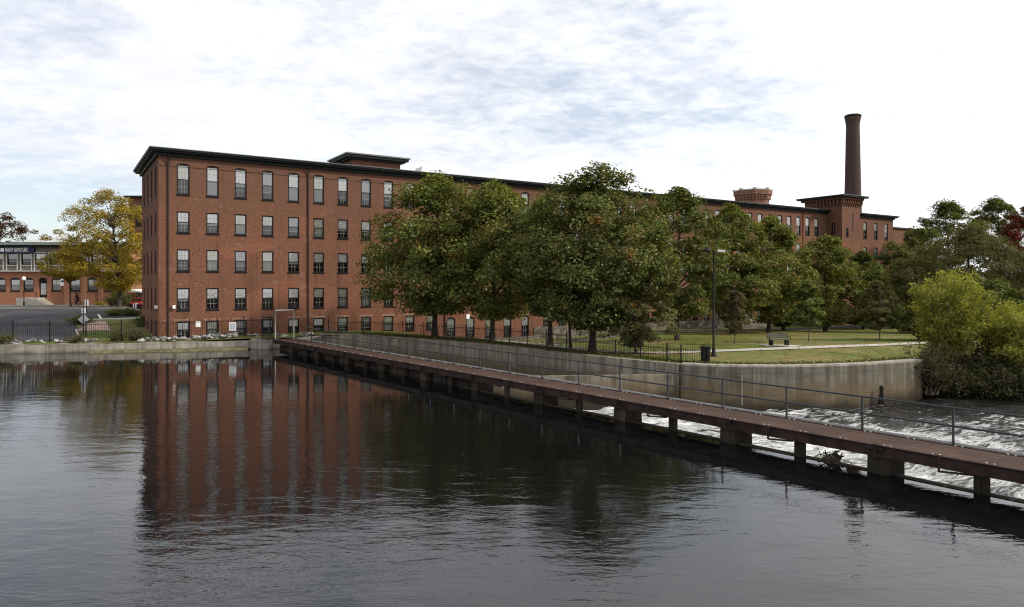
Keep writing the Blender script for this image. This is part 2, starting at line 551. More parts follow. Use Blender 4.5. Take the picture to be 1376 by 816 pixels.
def poly_dist(x, y, pl):
    best = 1e9
    for (ax, ay), (bx, by) in zip(pl, pl[1:]):
        dx, dy = bx - ax, by - ay
        t = max(0, min(1, ((x - ax) * dx + (y - ay) * dy) / (dx * dx + dy * dy + 1e-12)))
        d = math.hypot(x - ax - t * dx, y - ay - t * dy)
        best = min(best, d)
    return best


def ground_z(x, y):
    d = poly_dist(x, y, NB + BANK)
    A = 1.85 * sstep(-19, -3, x)
    D = 15 + 45 * sstep(0, 22, x)
    zr = .9 - A * sstep(0, 1, min(1, max(0, d - 2.0) / D) * .9 + .0)
    zl = .72 + 1.75 * sstep(60, 90, y)
    line = -30.9 - .641 * (y - 62)
    w = sstep(-1, 9, x - line)
    z = zl * (1 - w) + zr * w
    if x > 23:
        db = poly_dist(x, y, BANK)
        zb = -1.75 + db * .34
        z = z * (1 - sstep(22.5, 26, x)) + min(z, zb) * sstep(22.5, 26, x)
    return z + .06 * noise.noise((x * .13, y * .13, 0)) * (1 if d > 2.5 else 0)


def build_ground():
    outline = NB + BANK[1:] + [(1500, 10), (1500, 2500), (-1500, 2500), (-1500, 54.5)]
    pts = [Vector(p) for p in outline]
    n = len(pts)
    edges = [(i, (i + 1) % n) for i in range(n)]
    yy = list(np.arange(40.5, 130, 1.5)) + [135, 145, 160, 180, 220, 300, 500, 900, 1600]
    xx = [-900, -500, -300, -200, -150, -120] + list(np.arange(-105, 105, 1.5)) + [110, 120, 140, 180, 260, 400, 700, 1100]
    for x in xx:
        for y in yy:
            if y > 40 and poly_dist(x, y, NB + BANK) > .7:
                pts.append(Vector((float(x), float(y))))
    vo, eo, fo, *_ = geometry.delaunay_2d_cdt(pts, edges, [list(range(n))], 1, 1e-4)
    me = bpy.data.meshes.new('ground')
    me.from_pydata([(p.x, p.y, ground_z(p.x, p.y) if abs(p.x) < 410 and p.y < 520 else .8) for p in vo], [], [f for f in fo])
    me.materials.append(M['ground'])
    me.polygons.foreach_set('use_smooth', [True] * len(me.polygons))
    structure(link('ground', me), 'grassy ground of the park and river bank')


build_ground()


def sheet(name, polys, mat, dz, step=1.5, label=None):
    """A draped sheet over a convex-ish outline polygon."""
    n = len(polys)
    pts = [Vector(p) for p in polys]
    # densify the outline
    dense = []
    for a, b in zip(pts, pts[1:] + pts[:1]):
        k = max(1, int((b - a).length / step))
        dense += [a + (b - a) * (i / k) for i in range(k)]
    nn = len(dense)
    edges = [(i, (i + 1) % nn) for i in range(nn)]
    xs = [p.x for p in dense]
    ys = [p.y for p in dense]
    allp = list(dense)
    loop = [tuple(p) for p in dense] + [tuple(dense[0])]
    for x in np.arange(min(xs), max(xs), step):
        for y in np.arange(min(ys), max(ys), step):
            inside = False
            for (ax, ay), (bx, by) in zip(loop, loop[1:]):
                if (ay > y) != (by > y) and x < (bx - ax) * (y - ay) / (by - ay) + ax:
                    inside = not inside
            if inside and poly_dist(x, y, loop) > .4:
                allp.append(Vector((float(x), float(y))))
    vo, eo, fo, *_ = geometry.delaunay_2d_cdt(allp, edges, [list(range(nn))], 1, 1e-4)
    me = bpy.data.meshes.new(name)
    me.from_pydata([(p.x, p.y, ground_z(p.x, p.y) + dz) for p in vo], [], list(fo))
    me.materials.append(mat)
    me.polygons.foreach_set('use_smooth', [True] * len(me.polygons))
    o = link(name, me)
    return structure(o, label)


def ribbon(name, line, w, mat, dz, label=None):
    """A draped strip of width w along a polyline (resampled)."""
    P = [Vector(p) for p in line]
    pts = []
    for a, b in zip(P, P[1:]):
        k = max(1, int((b - a).length / .8))
        pts += [a + (b - a) * (i / k) for i in range(k)]
    pts.append(P[-1])
    for _ in range(3):
        pts = [pts[0]] + [(pts[i - 1] + pts[i] * 2 + pts[i + 1]) / 4 for i in range(1, len(pts) - 1)] + [pts[-1]]
    b = MB()
    rows = []
    for i, p in enumerate(pts):
        d = (pts[min(i + 1, len(pts) - 1)] - pts[max(0, i - 1)]).normalized()
        s = Vector((-d.y, d.x))
        row = []
        for k in (-1, -.33, .33, 1):
            q = p + s * (k * w / 2)
            row.append((q.x, q.y, ground_z(q.x, q.y) + dz))
        rows.append(row)
    for r0, r1 in zip(rows, rows[1:]):
        for k in range(3):
            b.face([r0[k], r0[k + 1], r1[k + 1], r1[k]])
    o = b.build(name, mat, None, True)
    return structure(o, label)


C0 = Vector((-30.9, 62.0))
D1 = Vector((.8418, .5398))
D2 = Vector((-.5398, .8418))
ROT = math.atan2(D1.y, D1.x)


def mill_xy(s, d):
    p = C0 + D1 * s + D2 * d
    return p.x, p.y


# parking court and street on the far shore, sidewalk, drive along the mill, park path
sheet('road', [(-150, 58), (-75, 58.6), (-41, 60.2), (-36.9, 61.2), (-48.4, 78.2), (-42.3, 78.6), (-44.5, 89), (-150, 89)], M['asphalt'], .03, 1.5, 'asphalt court between the river and the shops')
sheet('sidewalk', [(-150, 89.2), (-44.6, 89.2), (-50, 108), (-150, 108)], M['walk'], .05, 2, 'leaf-strewn sidewalk in front of the low brick shops')
ribbon('driveway', [mill_xy(26, -8.6), mill_xy(45, -7.2), mill_xy(70, -6.4), mill_xy(128, -7)], 4.6, M['asphalt'], .04, 'narrow dark drive along the foot of the mill')
ribbon('kerb', [mill_xy(30, -11.2), mill_xy(45, -9.9), mill_xy(58, -9.3)], .5, M['path'], .07)
ribbon('path', [(-6.5, 65.5), (.5, 57.5), (6.4, 49.9), (10.5, 48.9), (14.6, 51.2), (22.3, 53.2), (31.2, 56.4), (42, 61)], 1.7, M['path'], .045, 'pale concrete footpath across the park lawn')
ribbon('pavement', [(21.9, 54.4), (21.2, 55.8), (19.6, 55.4)], 1.7, M['path'], .05)

# ------------------------------------------------------------------ water
T0 = Vector((12.98, 20.86))
TD = Vector((-.617, .787))          # along the footbridge, towards the mill
QD = Vector((.787, .617))           # downstream


def br(t, q, z):
    p = T0 + TD * t + QD * q
    return Vector((p.x, p.y, z))


b = MB()
b.face([br(64, -1.42, 0), br(-60, -1.42, 0), (60, -160, 0), (-400, -160, 0), (-400, 68, 0)][::-1])
structure(b.build('water', M['water']), 'dark still mill pond above the weir')
b = MB()
b.face([(-600, -300, -4), (1500, -300, -4), (1500, 80, -4), (-600, 80, -4)])
structure(b.build('riverbed', M['mulch']))


def build_rapids():
    ts = np.concatenate([np.arange(-34, 24, .22)])
    qs = np.concatenate([np.arange(0, 6, .15), np.arange(6, 48, .26)])
    v, foam = [], []
    for t in ts:
        for q in qs:
            p = T0 + TD * float(t) + QD * (float(q) - 1.09)
            drop = 1 - (1 - sstep(0, 2.6, q)) 
            base = -.03 - 1.42 * drop
            k = sstep(.3, 1.8, q)
            h = .20 * noise.noise((p.x * .55, p.y * .55, 1.)) + .12 * noise.noise((p.x * 1.4, p.y * 1.4, 4.)) + .05 * noise.noise((p.x * 3.2, p.y * 3.2, 9.))
            v.append((p.x, p.y, base + h * k * (1. if q < 16 else .7)))
            f = .05 * sstep(.2, 1.2, q) * (1 - sstep(5, 15, q)) + .05 - .16 * sstep(15, 27, q + .18 * t) - .3 * (1 - sstep(0, .35, q))
            foam.append(f)
    nq = len(qs)
    fc = []
    for i in range(len(ts) - 1):
        for j in range(nq - 1):
            a = i * nq + j
            fc.append((a, a + 1, a + nq + 1, a + nq))
    me = bpy.data.meshes.new('rapids')
    me.from_pydata(v, [], fc)
    at = me.attributes.new('foam', 'FLOAT', 'POINT')
    at.data.foreach_set('value', foam)
    me.materials.append(M['rapids'])
    me.polygons.foreach_set('use_smooth', [True] * len(fc))
    structure(link('rapids', me), 'white broken water below the weir')


build_rapids()
# thin timber crest of the weir that the pond spills over
b = MB()
b.bar(br(23.5, -1.40, -.02), br(-34, -1.40, -.02), .09, .12)
b.bar(br(23.5, -.90, -.9), br(-34, -.90, -.9), .8, 1.3)
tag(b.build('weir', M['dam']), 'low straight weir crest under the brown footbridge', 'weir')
# stop wall between pond and fish channel
b = MB()
b.bar(br(23.4, -.9, -1.6), br(52, -.9, -1.6), .5, 3.9)
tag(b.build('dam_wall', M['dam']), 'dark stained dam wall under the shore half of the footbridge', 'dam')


# ------------------------------------------------------------------ retaining walls
def wall_strip(name, line, z1, z0, th, mat, side, cap=None):
    """Vertical wall: outer face on the line, thickness to the land side; z1 may be a list."""
    b = MB()
    P = [Vector(p) for p in line]
    n = len(P)
    zt = z1 if isinstance(z1, list) else [z1] * n
    nor = []
    for i in range(n):
        d = (P[min(n - 1, i + 1)] - P[max(0, i - 1)]).normalized()
        nor.append(Vector((-d.y, d.x)) * side)
    for i in range(n - 1):
        a, c = P[i], P[i + 1]
        a2, c2 = a + nor[i] * th, c + nor[i + 1] * th
        b.hexa([(a.x, a.y, z0), (c.x, c.y, z0), (c2.x, c2.y, z0), (a2.x, a2.y, z0), (a.x, a.y, zt[i]), (c.x, c.y, zt[i + 1]), (c2.x, c2.y, zt[i + 1]), (a2.x, a2.y, zt[i])])
    return b.build(name, mat)


def smooth_line(line, n=2):
    P = [Vector(p) for p in line]
    for _ in range(n):
        Q = [P[0]]
        for a, c in zip(P, P[1:]):
            Q += [a * .75 + c * .25, a * .25 + c * .75]
        Q.append(P[-1])
        P = Q
    return P


def rough_line(line, amp, step, seed):
    P = [Vector(p) for p in line]
    out = []
    for a, c in zip(P, P[1:]):
        k = max(1, int((c - a).length / step))
        for i in range(k):
            p = a + (c - a) * (i / k)
            d = (c - a).normalized()
            nn = Vector((-d.y, d.x))
            out.append(p + nn * amp * noise.noise((p.x * .9, p.y * .9, seed)))
    out.append(P[-1])
    return out


lw = rough_line([(-160, 54.3), (-75, 55.8), (-41.4, 57.2), (-35.8, 58.0), (-28, 60.0), (-22.4, 61.6)], .12, 1.1, 3.)
o = wall_strip('river_wall', lw, [.70 + .07 * noise.noise((p.x * .7, p.y * .7, 2.)) + .05 * noise.noise((p.x * 2.3, 0, 5.)) for p in lw], -2.5, .9, M['riverwall'], 1)
tag(o, 'low weathered concrete river wall along the left shore', 'wall')
b = MB()
b.box(-22.6, -20.9, 61.1, 64.5, -2.5, .86)
b.box(-20.9, -17.6, 61.9, 66.4, -2.5, .80)
tag(b.build('abutment', M['riverwall']), 'concrete abutment block at the shore end of the footbridge', 'abutment')
main = [(-18.0, 66.0)] + [tuple(p) for p in smooth_line([(-17.4, 65.9), (-14.4, 65.4), (-6.2, 59.0), (-.9, 53.8), (3.2, 48.1)], 2)] + [(9.68, 41.22)]
o = wall_strip('channel_wall', main, .96, -3, .55, M['channel'], 1)
tag(o, 'tall straight concrete channel wall running from the mill to the lawn corner', 'wall')
curve = [tuple(p) for p in smooth_line([(9.75, 41.0), (11.5, 40.0), (15.8, 39.8), (20, 40.7), (23.7, 42.4), (25.0, 43.2)], 2)]
o = wall_strip('retaining_wall', curve, .93, -3, .6, M['concrete'], 1)
tag(o, 'stained curved concrete retaining wall below the park lawn', 'wall')
b = MB()
pts = [Vector(p) for p in curve]
R = random.Random(4)
cap = wall_strip('coping', curve, 1.03, .932, .72, M['riverwall'], 1)
cap.parent = o
b = MB()
b.bar((9.3, 40.95, -1.3), (-2.6, 39.9, -1.3), .4, 3.4)
tag(b.build('divider_wall', M['concrete_low']), 'lower brown-topped divider wall crossing the water beside the footbridge', 'wall')
b = MB()
b.tube([(12.9, 39.8, .5), (12.9, 39.8, -1.2)], .035, 6)
tag(b.build('drain_pipe', M['pipe_grey']), 'thin pale vertical pipe on the curved retaining wall', 'pipe')
b = MB()
b.prism([(-.15, -.9), (.15, -.9), (.09, -.2), (.12, .05), (.03, .2), (-.08, .12), (-.06, -.2)], -.04, .1)
o = b.build('drain_outlet', M['black'])
o.location = (wx(1183, 41.1), 40.98, -.45)
tag(o, 'dark drain outlet low in the curved retaining wall', 'drain')
# thin ledge of gravel and grass at the foot of the river wall
b = MB()
led = rough_line([(-34.5, 57.6), (-28, 59.2), (-22.6, 60.8)], .3, .6, 8.)
for a, c in zip(led, led[1:]):
    b.face([(a.x, a.y - .35, -.05), (c.x, c.y - .35, -.05), (c.x, c.y + .1, .14), (a.x, a.y + .1, .14)])
    b.face([(a.x, a.y + .1, .14), (c.x, c.y + .1, .14), (c.x, c.y + 1.4, .16), (a.x, a.y + 1.4, .16)])
structure(b.build('shore_ledge', plain('ledge_soil', (.12, .105, .055), .95, 0, .5, 2.5, .5)))


# ------------------------------------------------------------------ walls with openings
def arch_pts(x0, x1, zt, rise, n=8):
    w = (x1 - x0) / 2
    rr = (w * w + rise * rise) / (2 * rise)
    cx, cz = (x0 + x1) / 2, zt - rr
    a0 = math.asin(w / rr)
    return [(cx + rr * math.sin(-a0 + 2 * a0 * i / n), cz + rr * math.cos(-a0 + 2 * a0 * i / n)) for i in range(n + 1)]


def wall_open(b, O, U, Nin, L, z0, z1, ops, depth=.2, m=0):
    """Wall in the plane O + u*U + z*Z with rectangular or arched holes (u0, u1, zb, zt, rise)."""
    O, U, Nin = Vector(O), Vector(U), Vector(Nin)

    def P(u, z, d=0.):
        q = O + U * u + Nin * d
        return (q.x, q.y, z)
    us = sorted({0., L} | {o[0] for o in ops} | {o[1] for o in ops})
    for a, c in zip(us, us[1:]):
        if c - a < 1e-5:
            continue
        mid = (a + c) / 2
        cur = z0
        for o in sorted([o for o in ops if o[0] < mid < o[1]], key=lambda o: o[2]):
            if o[2] > cur + 1e-5:
                b.face([P(a, cur), P(c, cur), P(c, o[2]), P(a, o[2])], m)
            cur = o[3]
        if cur < z1:
            b.face([P(a, cur), P(c, cur), P(c, z1), P(a, z1)], m)
    for (u0, u1, zb, zt, rise) in ops:
        zs = zt - rise
        b.face([P(u0, zb), P(u0, zs), P(u0, zs, depth), P(u0, zb, depth)], m)
        b.face([P(u1, zb), P(u1, zb, depth), P(u1, zs, depth), P(u1, zs)], m)
        b.face([P(u0, zb), P(u0, zb, depth), P(u1, zb, depth), P(u1, zb)], m)
        if rise < 1e-4:
            b.face([P(u0, zt), P(u1, zt), P(u1, zt, depth), P(u0, zt, depth)], m)
        else:
            ar = arch_pts(u0, u1, zt, rise)
            for (xa, za), (xc, zc) in zip(ar, ar[1:]):
                b.face([P(xa, za), P(xc, zc), P(xc, zt), P(xa, zt)], m)
                b.face([P(xa, za), P(xc, zc), P(xc, zc, depth), P(xa, za, depth)], m)


WIN = {}


def window_meshes(w, h, rise, cols=3, rows=2):
    key = (round(w, 2), round(h, 2), round(rise, 2), cols, rows)
    if key in WIN:
        return WIN[key]
    b = MB()
    fb = .10
    hw = w / 2
    y0, y1 = .05, .17
    top = h - rise
    zg1 = top - fb
    b.box(-hw, -hw + fb, y0, y1, 0, top)
    b.box(hw - fb, hw, y0, y1, 0, top)
    b.box(-hw + fb, hw - fb, y0, y1, 0, fb)
    if rise > 0:
        poly = [(-hw, top - fb * .7)] + [(hw, top - fb * .7)] + arch_pts(-hw, hw, h, rise)[::-1]
        b.prism(poly, y0 + .002, y1 - .002)
        zg1 = top - fb * .7
    else:
        b.box(-hw + fb, hw - fb, y0, y1, top - fb, top)
    b.box(-hw - .05, hw + .05, -.06, .14, -.11, -.004)      # sill
    gl0, gl1, gz0 = -hw + fb, hw - fb, fb
    mid = gz0 + (zg1 - gz0) * .5
    b.box(gl0, gl1, .085, .15, mid - .03, mid + .03)        # meeting rail
    mw = .009
    for za, zc, yy in ((mid + .03, zg1, .09), (gz0, mid - .03, .115)):
        for i in range(1, cols):
            x = gl0 + (gl1 - gl0) * i / cols
            b.box(x - mw, x + mw, yy, yy + .02, za, zc, 1)
        for j in range(1, rows):
            z = za + (zc - za) * j / rows
            b.box(gl0, gl1, yy + .003, yy + .017, z - mw, z + mw, 1)
    fm = b.mesh('window', [M['black'], M['muntin']])
    p = MB()
    p.face([(gl0, .105, mid), (gl1, .105, mid), (gl1, .105, zg1), (gl0, .105, zg1)], 0)
    p.face([(gl0, .13, gz0), (gl1, .13, gz0), (gl1, .13, mid), (gl0, .13, mid)], 1)
    pm = p.mesh('pane', [M['glass'], M['screen']])
    blinds = []
    for frac, mt in ((.5, 'blind'), (.52, 'blind_warm'), (1., 'blind'), (.62, 'blind'), (.8, 'blind_grey'), (.46, 'blind'), (1., 'blind_warm')):
        q = MB()
        zb = zg1 - (zg1 - gz0) * frac
        q.box(gl0 + .004, gl1 - .004, .136, .142, zb, zg1 - .002)
        blinds.append(q.mesh('blind', M[mt]))
    WIN[key] = (fm, pm, blinds)
    return WIN[key]


WR = random.Random(21)


def put_window(parent, xyz, rz, w, h, rise, cols=3, rows=2, blind=True):
    fm, pm, bl = window_meshes(w, h, rise, cols, rows)
    o = link('window', fm, parent, xyz, rz)
    link('pane', pm, o)
    if blind:
        link('blind', WR.choice(bl), o)
    return o


# ------------------------------------------------------------------ the mill
ROWS = [(7.93, 10.70, .12), (4.53, 6.43, 0.), (1.12, 3.06, 0.), (-2.32, -.39, 0.), (-4.90, -3.35, 0.)]
ROWS = [(a + CZ, c + CZ, r) for a, c, r in ROWS]
ZT = 11.50 + CZ
WW = 1.05
SPLIT = 39.75
LEND = 116.4
DEPTH = 14.4


def cornice(b, x0, x1, y0, y1, ov_l, ov_r, zt=ZT):
    b.box(x0 - ov_l * .78, x1 + ov_r * .78, y0 - .56, y1 + .56, zt, zt + .16, 0)
    b.box(x0 - ov_l, x1 + ov_r, y0 - .74, y1 + .74, zt + .162, zt + .30, 0)
    b.box(x0 - ov_l * 1.06, x1 + ov_r * 1.06, y0 - .79, y1 + .79, zt + .302, zt + .36, 1)
    b.box(x0 - ov_l * .3, x1 + ov_r * .3, y0 - .2, y1 + .2, zt - .28, zt - .002, 0)


def downspout(parent, x, mat, z0=.2, y=-.09):
    b = MB()
    b.tube([(x, y, z0), (x, y, ZT - .75), (x, y - .35, ZT - .15)], .065, 6)
    b.box(x - .12, x + .12, y - .05, y + .06, ZT - .95, ZT - .70)
    b.build('downspout', M[mat], parent)


mill = thing('brick_mill', 'long five storey red brick mill block with the dark end wall at the river', 'mill', (C0.x, C0.y, 0), ROT)
cols_main = [1.976 + 2.437 * k for k in range(16)]
b = MB()
ops = []
for k, s in enumerate(cols_main):
    for r, (za, zc, ri) in enumerate(ROWS):
        if r == 4 and k >= 11:
            za, zc, ri = CZ - 6.0, CZ - 3.65, .16
        ops.append((s - WW / 2, s + WW / 2, za, zc, ri))
wall_open(b, (0, 0, 0), (1, 0, 0), (0, 1, 0), SPLIT, -3, ZT, ops)
ends = [2.24, 5.56, 8.88, 12.2]
eops = [(t - WW / 2, t + WW / 2, za, zc, ri) for t in ends for (za, zc, ri) in ROWS]
wall_open(b, (0, 0, 0), (0, 1, 0), (1, 0, 0), DEPTH, -3, ZT, eops)
b.face([(0, DEPTH, -3), (SPLIT, DEPTH, -3), (SPLIT, DEPTH, ZT), (0, DEPTH, ZT)])
b.face([(SPLIT - .01, .01, -3), (SPLIT - .01, DEPTH, -3), (SPLIT - .01, DEPTH, ZT), (SPLIT - .01, .01, ZT)])
b.build('wall', M['brick'], mill)
for o_ in ops:
    put_window(mill, ((o_[0] + o_[1]) / 2, 0, o_[2]), 0, WW, o_[3] - o_[2], o_[4])
for o_ in eops:
    put_window(mill, (0, (o_[0] + o_[1]) / 2, o_[2]), -math.pi / 2, WW, o_[3] - o_[2], o_[4])
b = MB()
cornice(b, 0, SPLIT, 0, DEPTH, .74, 0)
b.build('roof', [M['cornice'], M['cornice_edge']], mill)
for x in (.75, 13.1):
    downspout(mill, x, 'pipe')
downspout(mill, 28.0, 'pipe', -.8)
b = MB()
b.box(.02, SPLIT, -.035, -.008, 10.37 + CZ, 10.40 + CZ)
b.build('cable', M['pipe'], mill)
for s_ in (-.06, 1.2):
    b = MB()
    b.box(s_ - .12 if s_ > 0 else -.25, s_ + .12 if s_ > 0 else -.01, -.28 if s_ > 0 else .5, -.01 if s_ > 0 else .75, 3.45, 3.72)
    b.build('wall_lamp', M['white'], mill)
b = MB()
for s_ in (3.2, 30.9):
    b = MB()
    b.box(s_ - .2, s_ + .2, -.04, -.005, 1.75, 2.25)
    b.build('notice', M['white'], mill)
b = MB()
b.box(27.5, SPLIT, -.14, .02, -3, -.48)
b.build('stone_base', M['rubblestone'], mill)
# weathered lintel patches over some openings
for k in range(0, 11):
    b = MB()
    s_ = cols_main[k]
    b.box(s_ - .75, s_ + .75, -.012, .03, CZ - 3.33, CZ - 3.13)
    b.build('lintel', M['lintel'], mill)

# roof penthouse and vent on the mill
b = MB()
b.box(19.6, 25.3, 5.7, 10.5, ZT + .3, 13.75 + CZ)
ph = b.build('penthouse', M['brick'], mill)
b = MB()
b.box(18.85, 26.05, 5.0, 11.2, 13.78 + CZ, 14.05 + CZ, 0)
b.box(18.7, 26.2, 4.85, 11.35, 14.052 + CZ, 14.2 + CZ, 1)
b.box(19.2, 25.7, 5.3, 10.9, 13.6 + CZ, 13.778 + CZ, 0)
b.build('penthouse_roof', [M['cornice'], M['cornice_edge']], ph)
b = MB()
b.hexa([(28.4, 8, ZT), (30.2, 8, ZT), (30.2, 10, ZT), (28.4, 10, ZT), (29.2, 8, 14.0 + CZ), (30.2, 8, 14.0 + CZ), (30.2, 10, 14.0 + CZ), (29.2, 10, 14.0 + CZ)])
b.build('roof_vent', M['white'], mill)

# farther wing with the stair tower
wing = thing('brick_wing', 'farther red brick mill wing behind the trees with a corbelled stair tower', 'mill', (*mill_xy(SPLIT, 0), 0), ROT)
X = lambda s: s - SPLIT
cols_w = [41.6 + 2.29 * k for k in range(24)] + [107.8, 111.0, 114.2]
TS0, TS1, TP = 97.0, 101.9, 2.65
b = MB()
wops = [(X(s) - WW / 2, X(s) + WW / 2, za - .22, zc - .22, ri) for s in cols_w for (za, zc, ri) in ROWS]
wall_open(b, (0, 0, 0), (1, 0, 0), (0, 1, 0), X(LEND), -4, ZT, wops)
b.face([(X(LEND), 0, -4), (X(LEND), DEPTH, -4), (X(LEND), DEPTH, ZT), (X(LEND), 0, ZT)])
b.face([(0, DEPTH, -4), (X(LEND), DEPTH, -4), (X(LEND), DEPTH, ZT), (0, DEPTH, ZT)])
b.face([(.01, .01, -4), (.01, DEPTH, -4), (.01, DEPTH, ZT), (.01, .01, ZT)])
b.build('wall', M['brick'], wing)
n_part = 0
rest = MB()
for i, s in enumerate(cols_w):
    for r in range(5):
        o_ = wops[i * 5 + r]
        if r in (0, 1, 4) or (r == 3 and i < 19):
            put_window(wing, ((o_[0] + o_[1]) / 2, 0, o_[2]), 0, WW, o_[3] - o_[2], o_[4])
        else:
            cx, h = (o_[0] + o_[1]) / 2, o_[3] - o_[2]
            rest.box(cx - .52, cx + .52, .12, .16, o_[2], o_[2] + h)
            rest.box(cx - .42, cx + .42, .10, .118, o_[2] + h * .52, o_[2] + h - .1, 1)
ob = rest.build('shaded_windows', [M['black'], M['blind']], wing)
ob['kind'] = 'stuff'
b = MB()
cornice(b, 0, X(LEND), 0, DEPTH, 0, .74)
b.build('roof', [M['cornice'], M['cornice_edge']], wing)
for s in (45.0, 66.8, 90.75):
    downspout(wing, X(s), 'pipe_red' if s > 90 else 'pipe', -.8)
downspout(wing, X(103.2), 'pipe', 2)
b = MB()
b.box(.0, X(96.9), -.14, .02, -4, .55)
b.build('stone_base', M['rubblestone'], wing)
tw = MB()
zt2 = 13.4 + CZ
x0, x1 = X(TS0), X(TS1)
tops = [(1.05, 1.75, CZ + 7.6, CZ + 8.9, .25)]
wall_open(tw, (x0, -TP, 0), (1, 0, 0), (0, 1, 0), x1 - x0, -4, zt2, tops)
wall_open(tw, (x0, -TP, 0), (0, 1, 0), (1, 0, 0), TP + 4, -4, zt2, [(1.2, 1.85, CZ + 8.1, CZ + 9.7, 0.)])
tw.face([(x1, -TP, -4), (x1, 4, -4), (x1, 4, zt2), (x1, -TP, zt2)])
tw.face([(x0, 4, ZT), (x1, 4, ZT), (x1, 4, zt2), (x0, 4, zt2)])
tower = tw.build('stair_tower', M['brick'], wing)
put_window(tower, (x0 + 1.4, -TP, CZ + 7.6), 0, .7, 1.3, .25, 2, 1, False)
put_window(tower, (x0, -TP + 1.52, CZ + 8.1), -math.pi / 2, .65, 1.6, 0., 2, 2, False)
b = MB()
arp = arch_pts(x0 + 2.75, x0 + 3.2, CZ + 11.2, .22)
b.prism([(x0 + 2.75, CZ + 8.4), (x0 + 3.2, CZ + 8.4)] + arp[::-1], -TP - .02, -TP + .02)
b.build('blind_arch', M['chimney_brick'], tower)
b = MB()
nc = 9
for i in range(nc):
    x = x0 - .1 + (x1 - x0 + .2) * i / (nc - 1)
    b.box(x - .14, x + .14, -TP - .38, -TP - .002, zt2 - .62, zt2 - .02)
    b.box(x - .14, x + .14, -TP - .2, -TP - .003, zt2 - .95, zt2 - .622)
for i in range(1, 8):
    y = -TP + .6 * i
    b.box(x0 - .38, x0 - .002, y - .14, y + .14, zt2 - .62, zt2 - .02)
    b.box(x0 - .2, x0 - .003, y - .14, y + .14, zt2 - .95, zt2 - .622)
b.build('corbel_table', M['brick'], tower)
b = MB()
b.box(x0 - .45, x1 + .45, -TP - .45, 4.4, zt2, zt2 + .35, 0)
tr_ = b.build('parapet', M['brick'], tower)
b = MB()
b.box(x0 - .95, x1 + .95, -TP - .95, 4.9, zt2 + .352, zt2 + .58, 0)
b.box(x0 - 1.05, x1 + 1.05, -TP - 1.05, 5.0, zt2 + .582, zt2 + .66, 1)
b.build('tower_roof', [M['cornice'], M['cornice_edge']], tower)
# octagonal turret with a battlemented head
b = MB()
cx, cy = X(88.3), 7.5
b.lathe([(2.55, ZT), (2.55, CZ + 14.0)], 8, 0, (cx, cy))
for z_, r_ in ((14.0, 2.85), (14.35, 3.05)):
    b.lathe([(r_, CZ + z_ + .01), (r_, CZ + z_ + .34)], 8, 0, (cx, cy))
b.lathe([(3.05, CZ + 14.71), (3.05, CZ + 15.05)], 8, 0, (cx, cy))
tu = b.build('turret', M['brick_turret'], wing)
b = MB()
for e in range(8):
    a0, a1 = 2 * math.pi * e / 8, 2 * math.pi * (e + 1) / 8
    for j in range(4):
        f = (j + .5) / 4
        px_ = (math.cos(a0) * (1 - f) + math.cos(a1) * f) * 2.72 + cx
        py_ = (math.sin(a0) * (1 - f) + math.sin(a1) * f) * 2.72 + cy
        b.box(px_ - .12, px_ + .12, py_ - .12, py_ + .12, CZ + 13.6, CZ + 14.0)
b.build('corbel_table', M['brick_turret'], tu)
b = MB()
b.lathe([(3.12, CZ + 15.06), (3.12, CZ + 15.22)], 8, 0, (cx, cy))
for e in range(8):
    a0 = 2 * math.pi * e / 8
    b.box(cx + 2.85 * math.cos(a0) - .25, cx + 2.85 * math.cos(a0) + .25, cy + 2.85 * math.sin(a0) - .25, cy + 2.85 * math.sin(a0) + .25, CZ + 15.222, CZ + 15.42)
b.build('battlement', M['greytrim'], tu)
b = MB()
b.hexa([(X(92.5), 5, ZT), (X(95.5), 5, ZT), (X(95.5), 7, ZT), (X(92.5), 7, ZT), (X(93.2), 5, CZ + 12.6), (X(95.5), 5, CZ + 12.9), (X(95.5), 7, CZ + 12.9), (X(93.2), 7, CZ + 12.6)])
b.build('roof_hatch', M['signgrey'], wing)
# tall chimney standing behind the tower
cp = mill_xy(101.7, 9.5)
Yc = cp[1]
k_ = Yc / F
b = MB()
h0 = 30.
prof = [(1.75, -4), (1.42, CZ + 13), (1.30, CZ + 18), (1.18, CZ + 24), (1.10, wz(172, Yc)), (1.14, wz(166, Yc)), (1.30, wz(160, Yc)), (1.36, wz(157, Yc)), (1.36, wz(155.4, Yc)), (1.2, wz(154.6, Yc))]
b.lathe([(r_, z_) for r_, z_ in prof], 28)
o = b.build('chimney', M['chimney_brick'], None, False)
o.location = (wx(1146, Yc), Yc, 0)
tag(o, 'tall round dark brick chimney rising behind the stair tower', 'chimney')
b = MB()
b.lathe([(1.39, wz(157.6, Yc)), (1.42, wz(156.4, Yc)), (1.30, wz(155.2, Yc))], 28)
b.build('cap', M['black'], o)
# distant low blocks
Yb = 136.
bb = thing('distant_block', 'flat roofed brick block just past the far end of the mill', 'building', (wx(1196, Yb), Yb, 0), ROT)
b = MB()
b.box(0, 12, 0, 8, -3, wz(307, Yb))
b.build('wall', M['brick'], bb)
b = MB()
b.box(-.3, 12.3, -.3, 8.3, wz(307, Yb) + .002, wz(307, Yb) + .3)
b.build('roof', M['cornice'], bb)
Yb = 118.
bb = thing('brick_shed', 'low brick shed glimpsed between trees at the far edge of the lawn', 'building', (wx(1180, Yb), Yb, 0), .2)
b = MB()
b.box(0, 7, 0, 5, -3, wz(416, Yb))
b.build('wall', M['brick'], bb)
b = MB()
b.box(-.3, 7.3, -.3, 5.3, wz(416, Yb) + .002, wz(416, Yb) + .25)
b.build('roof', M['annex'], bb)

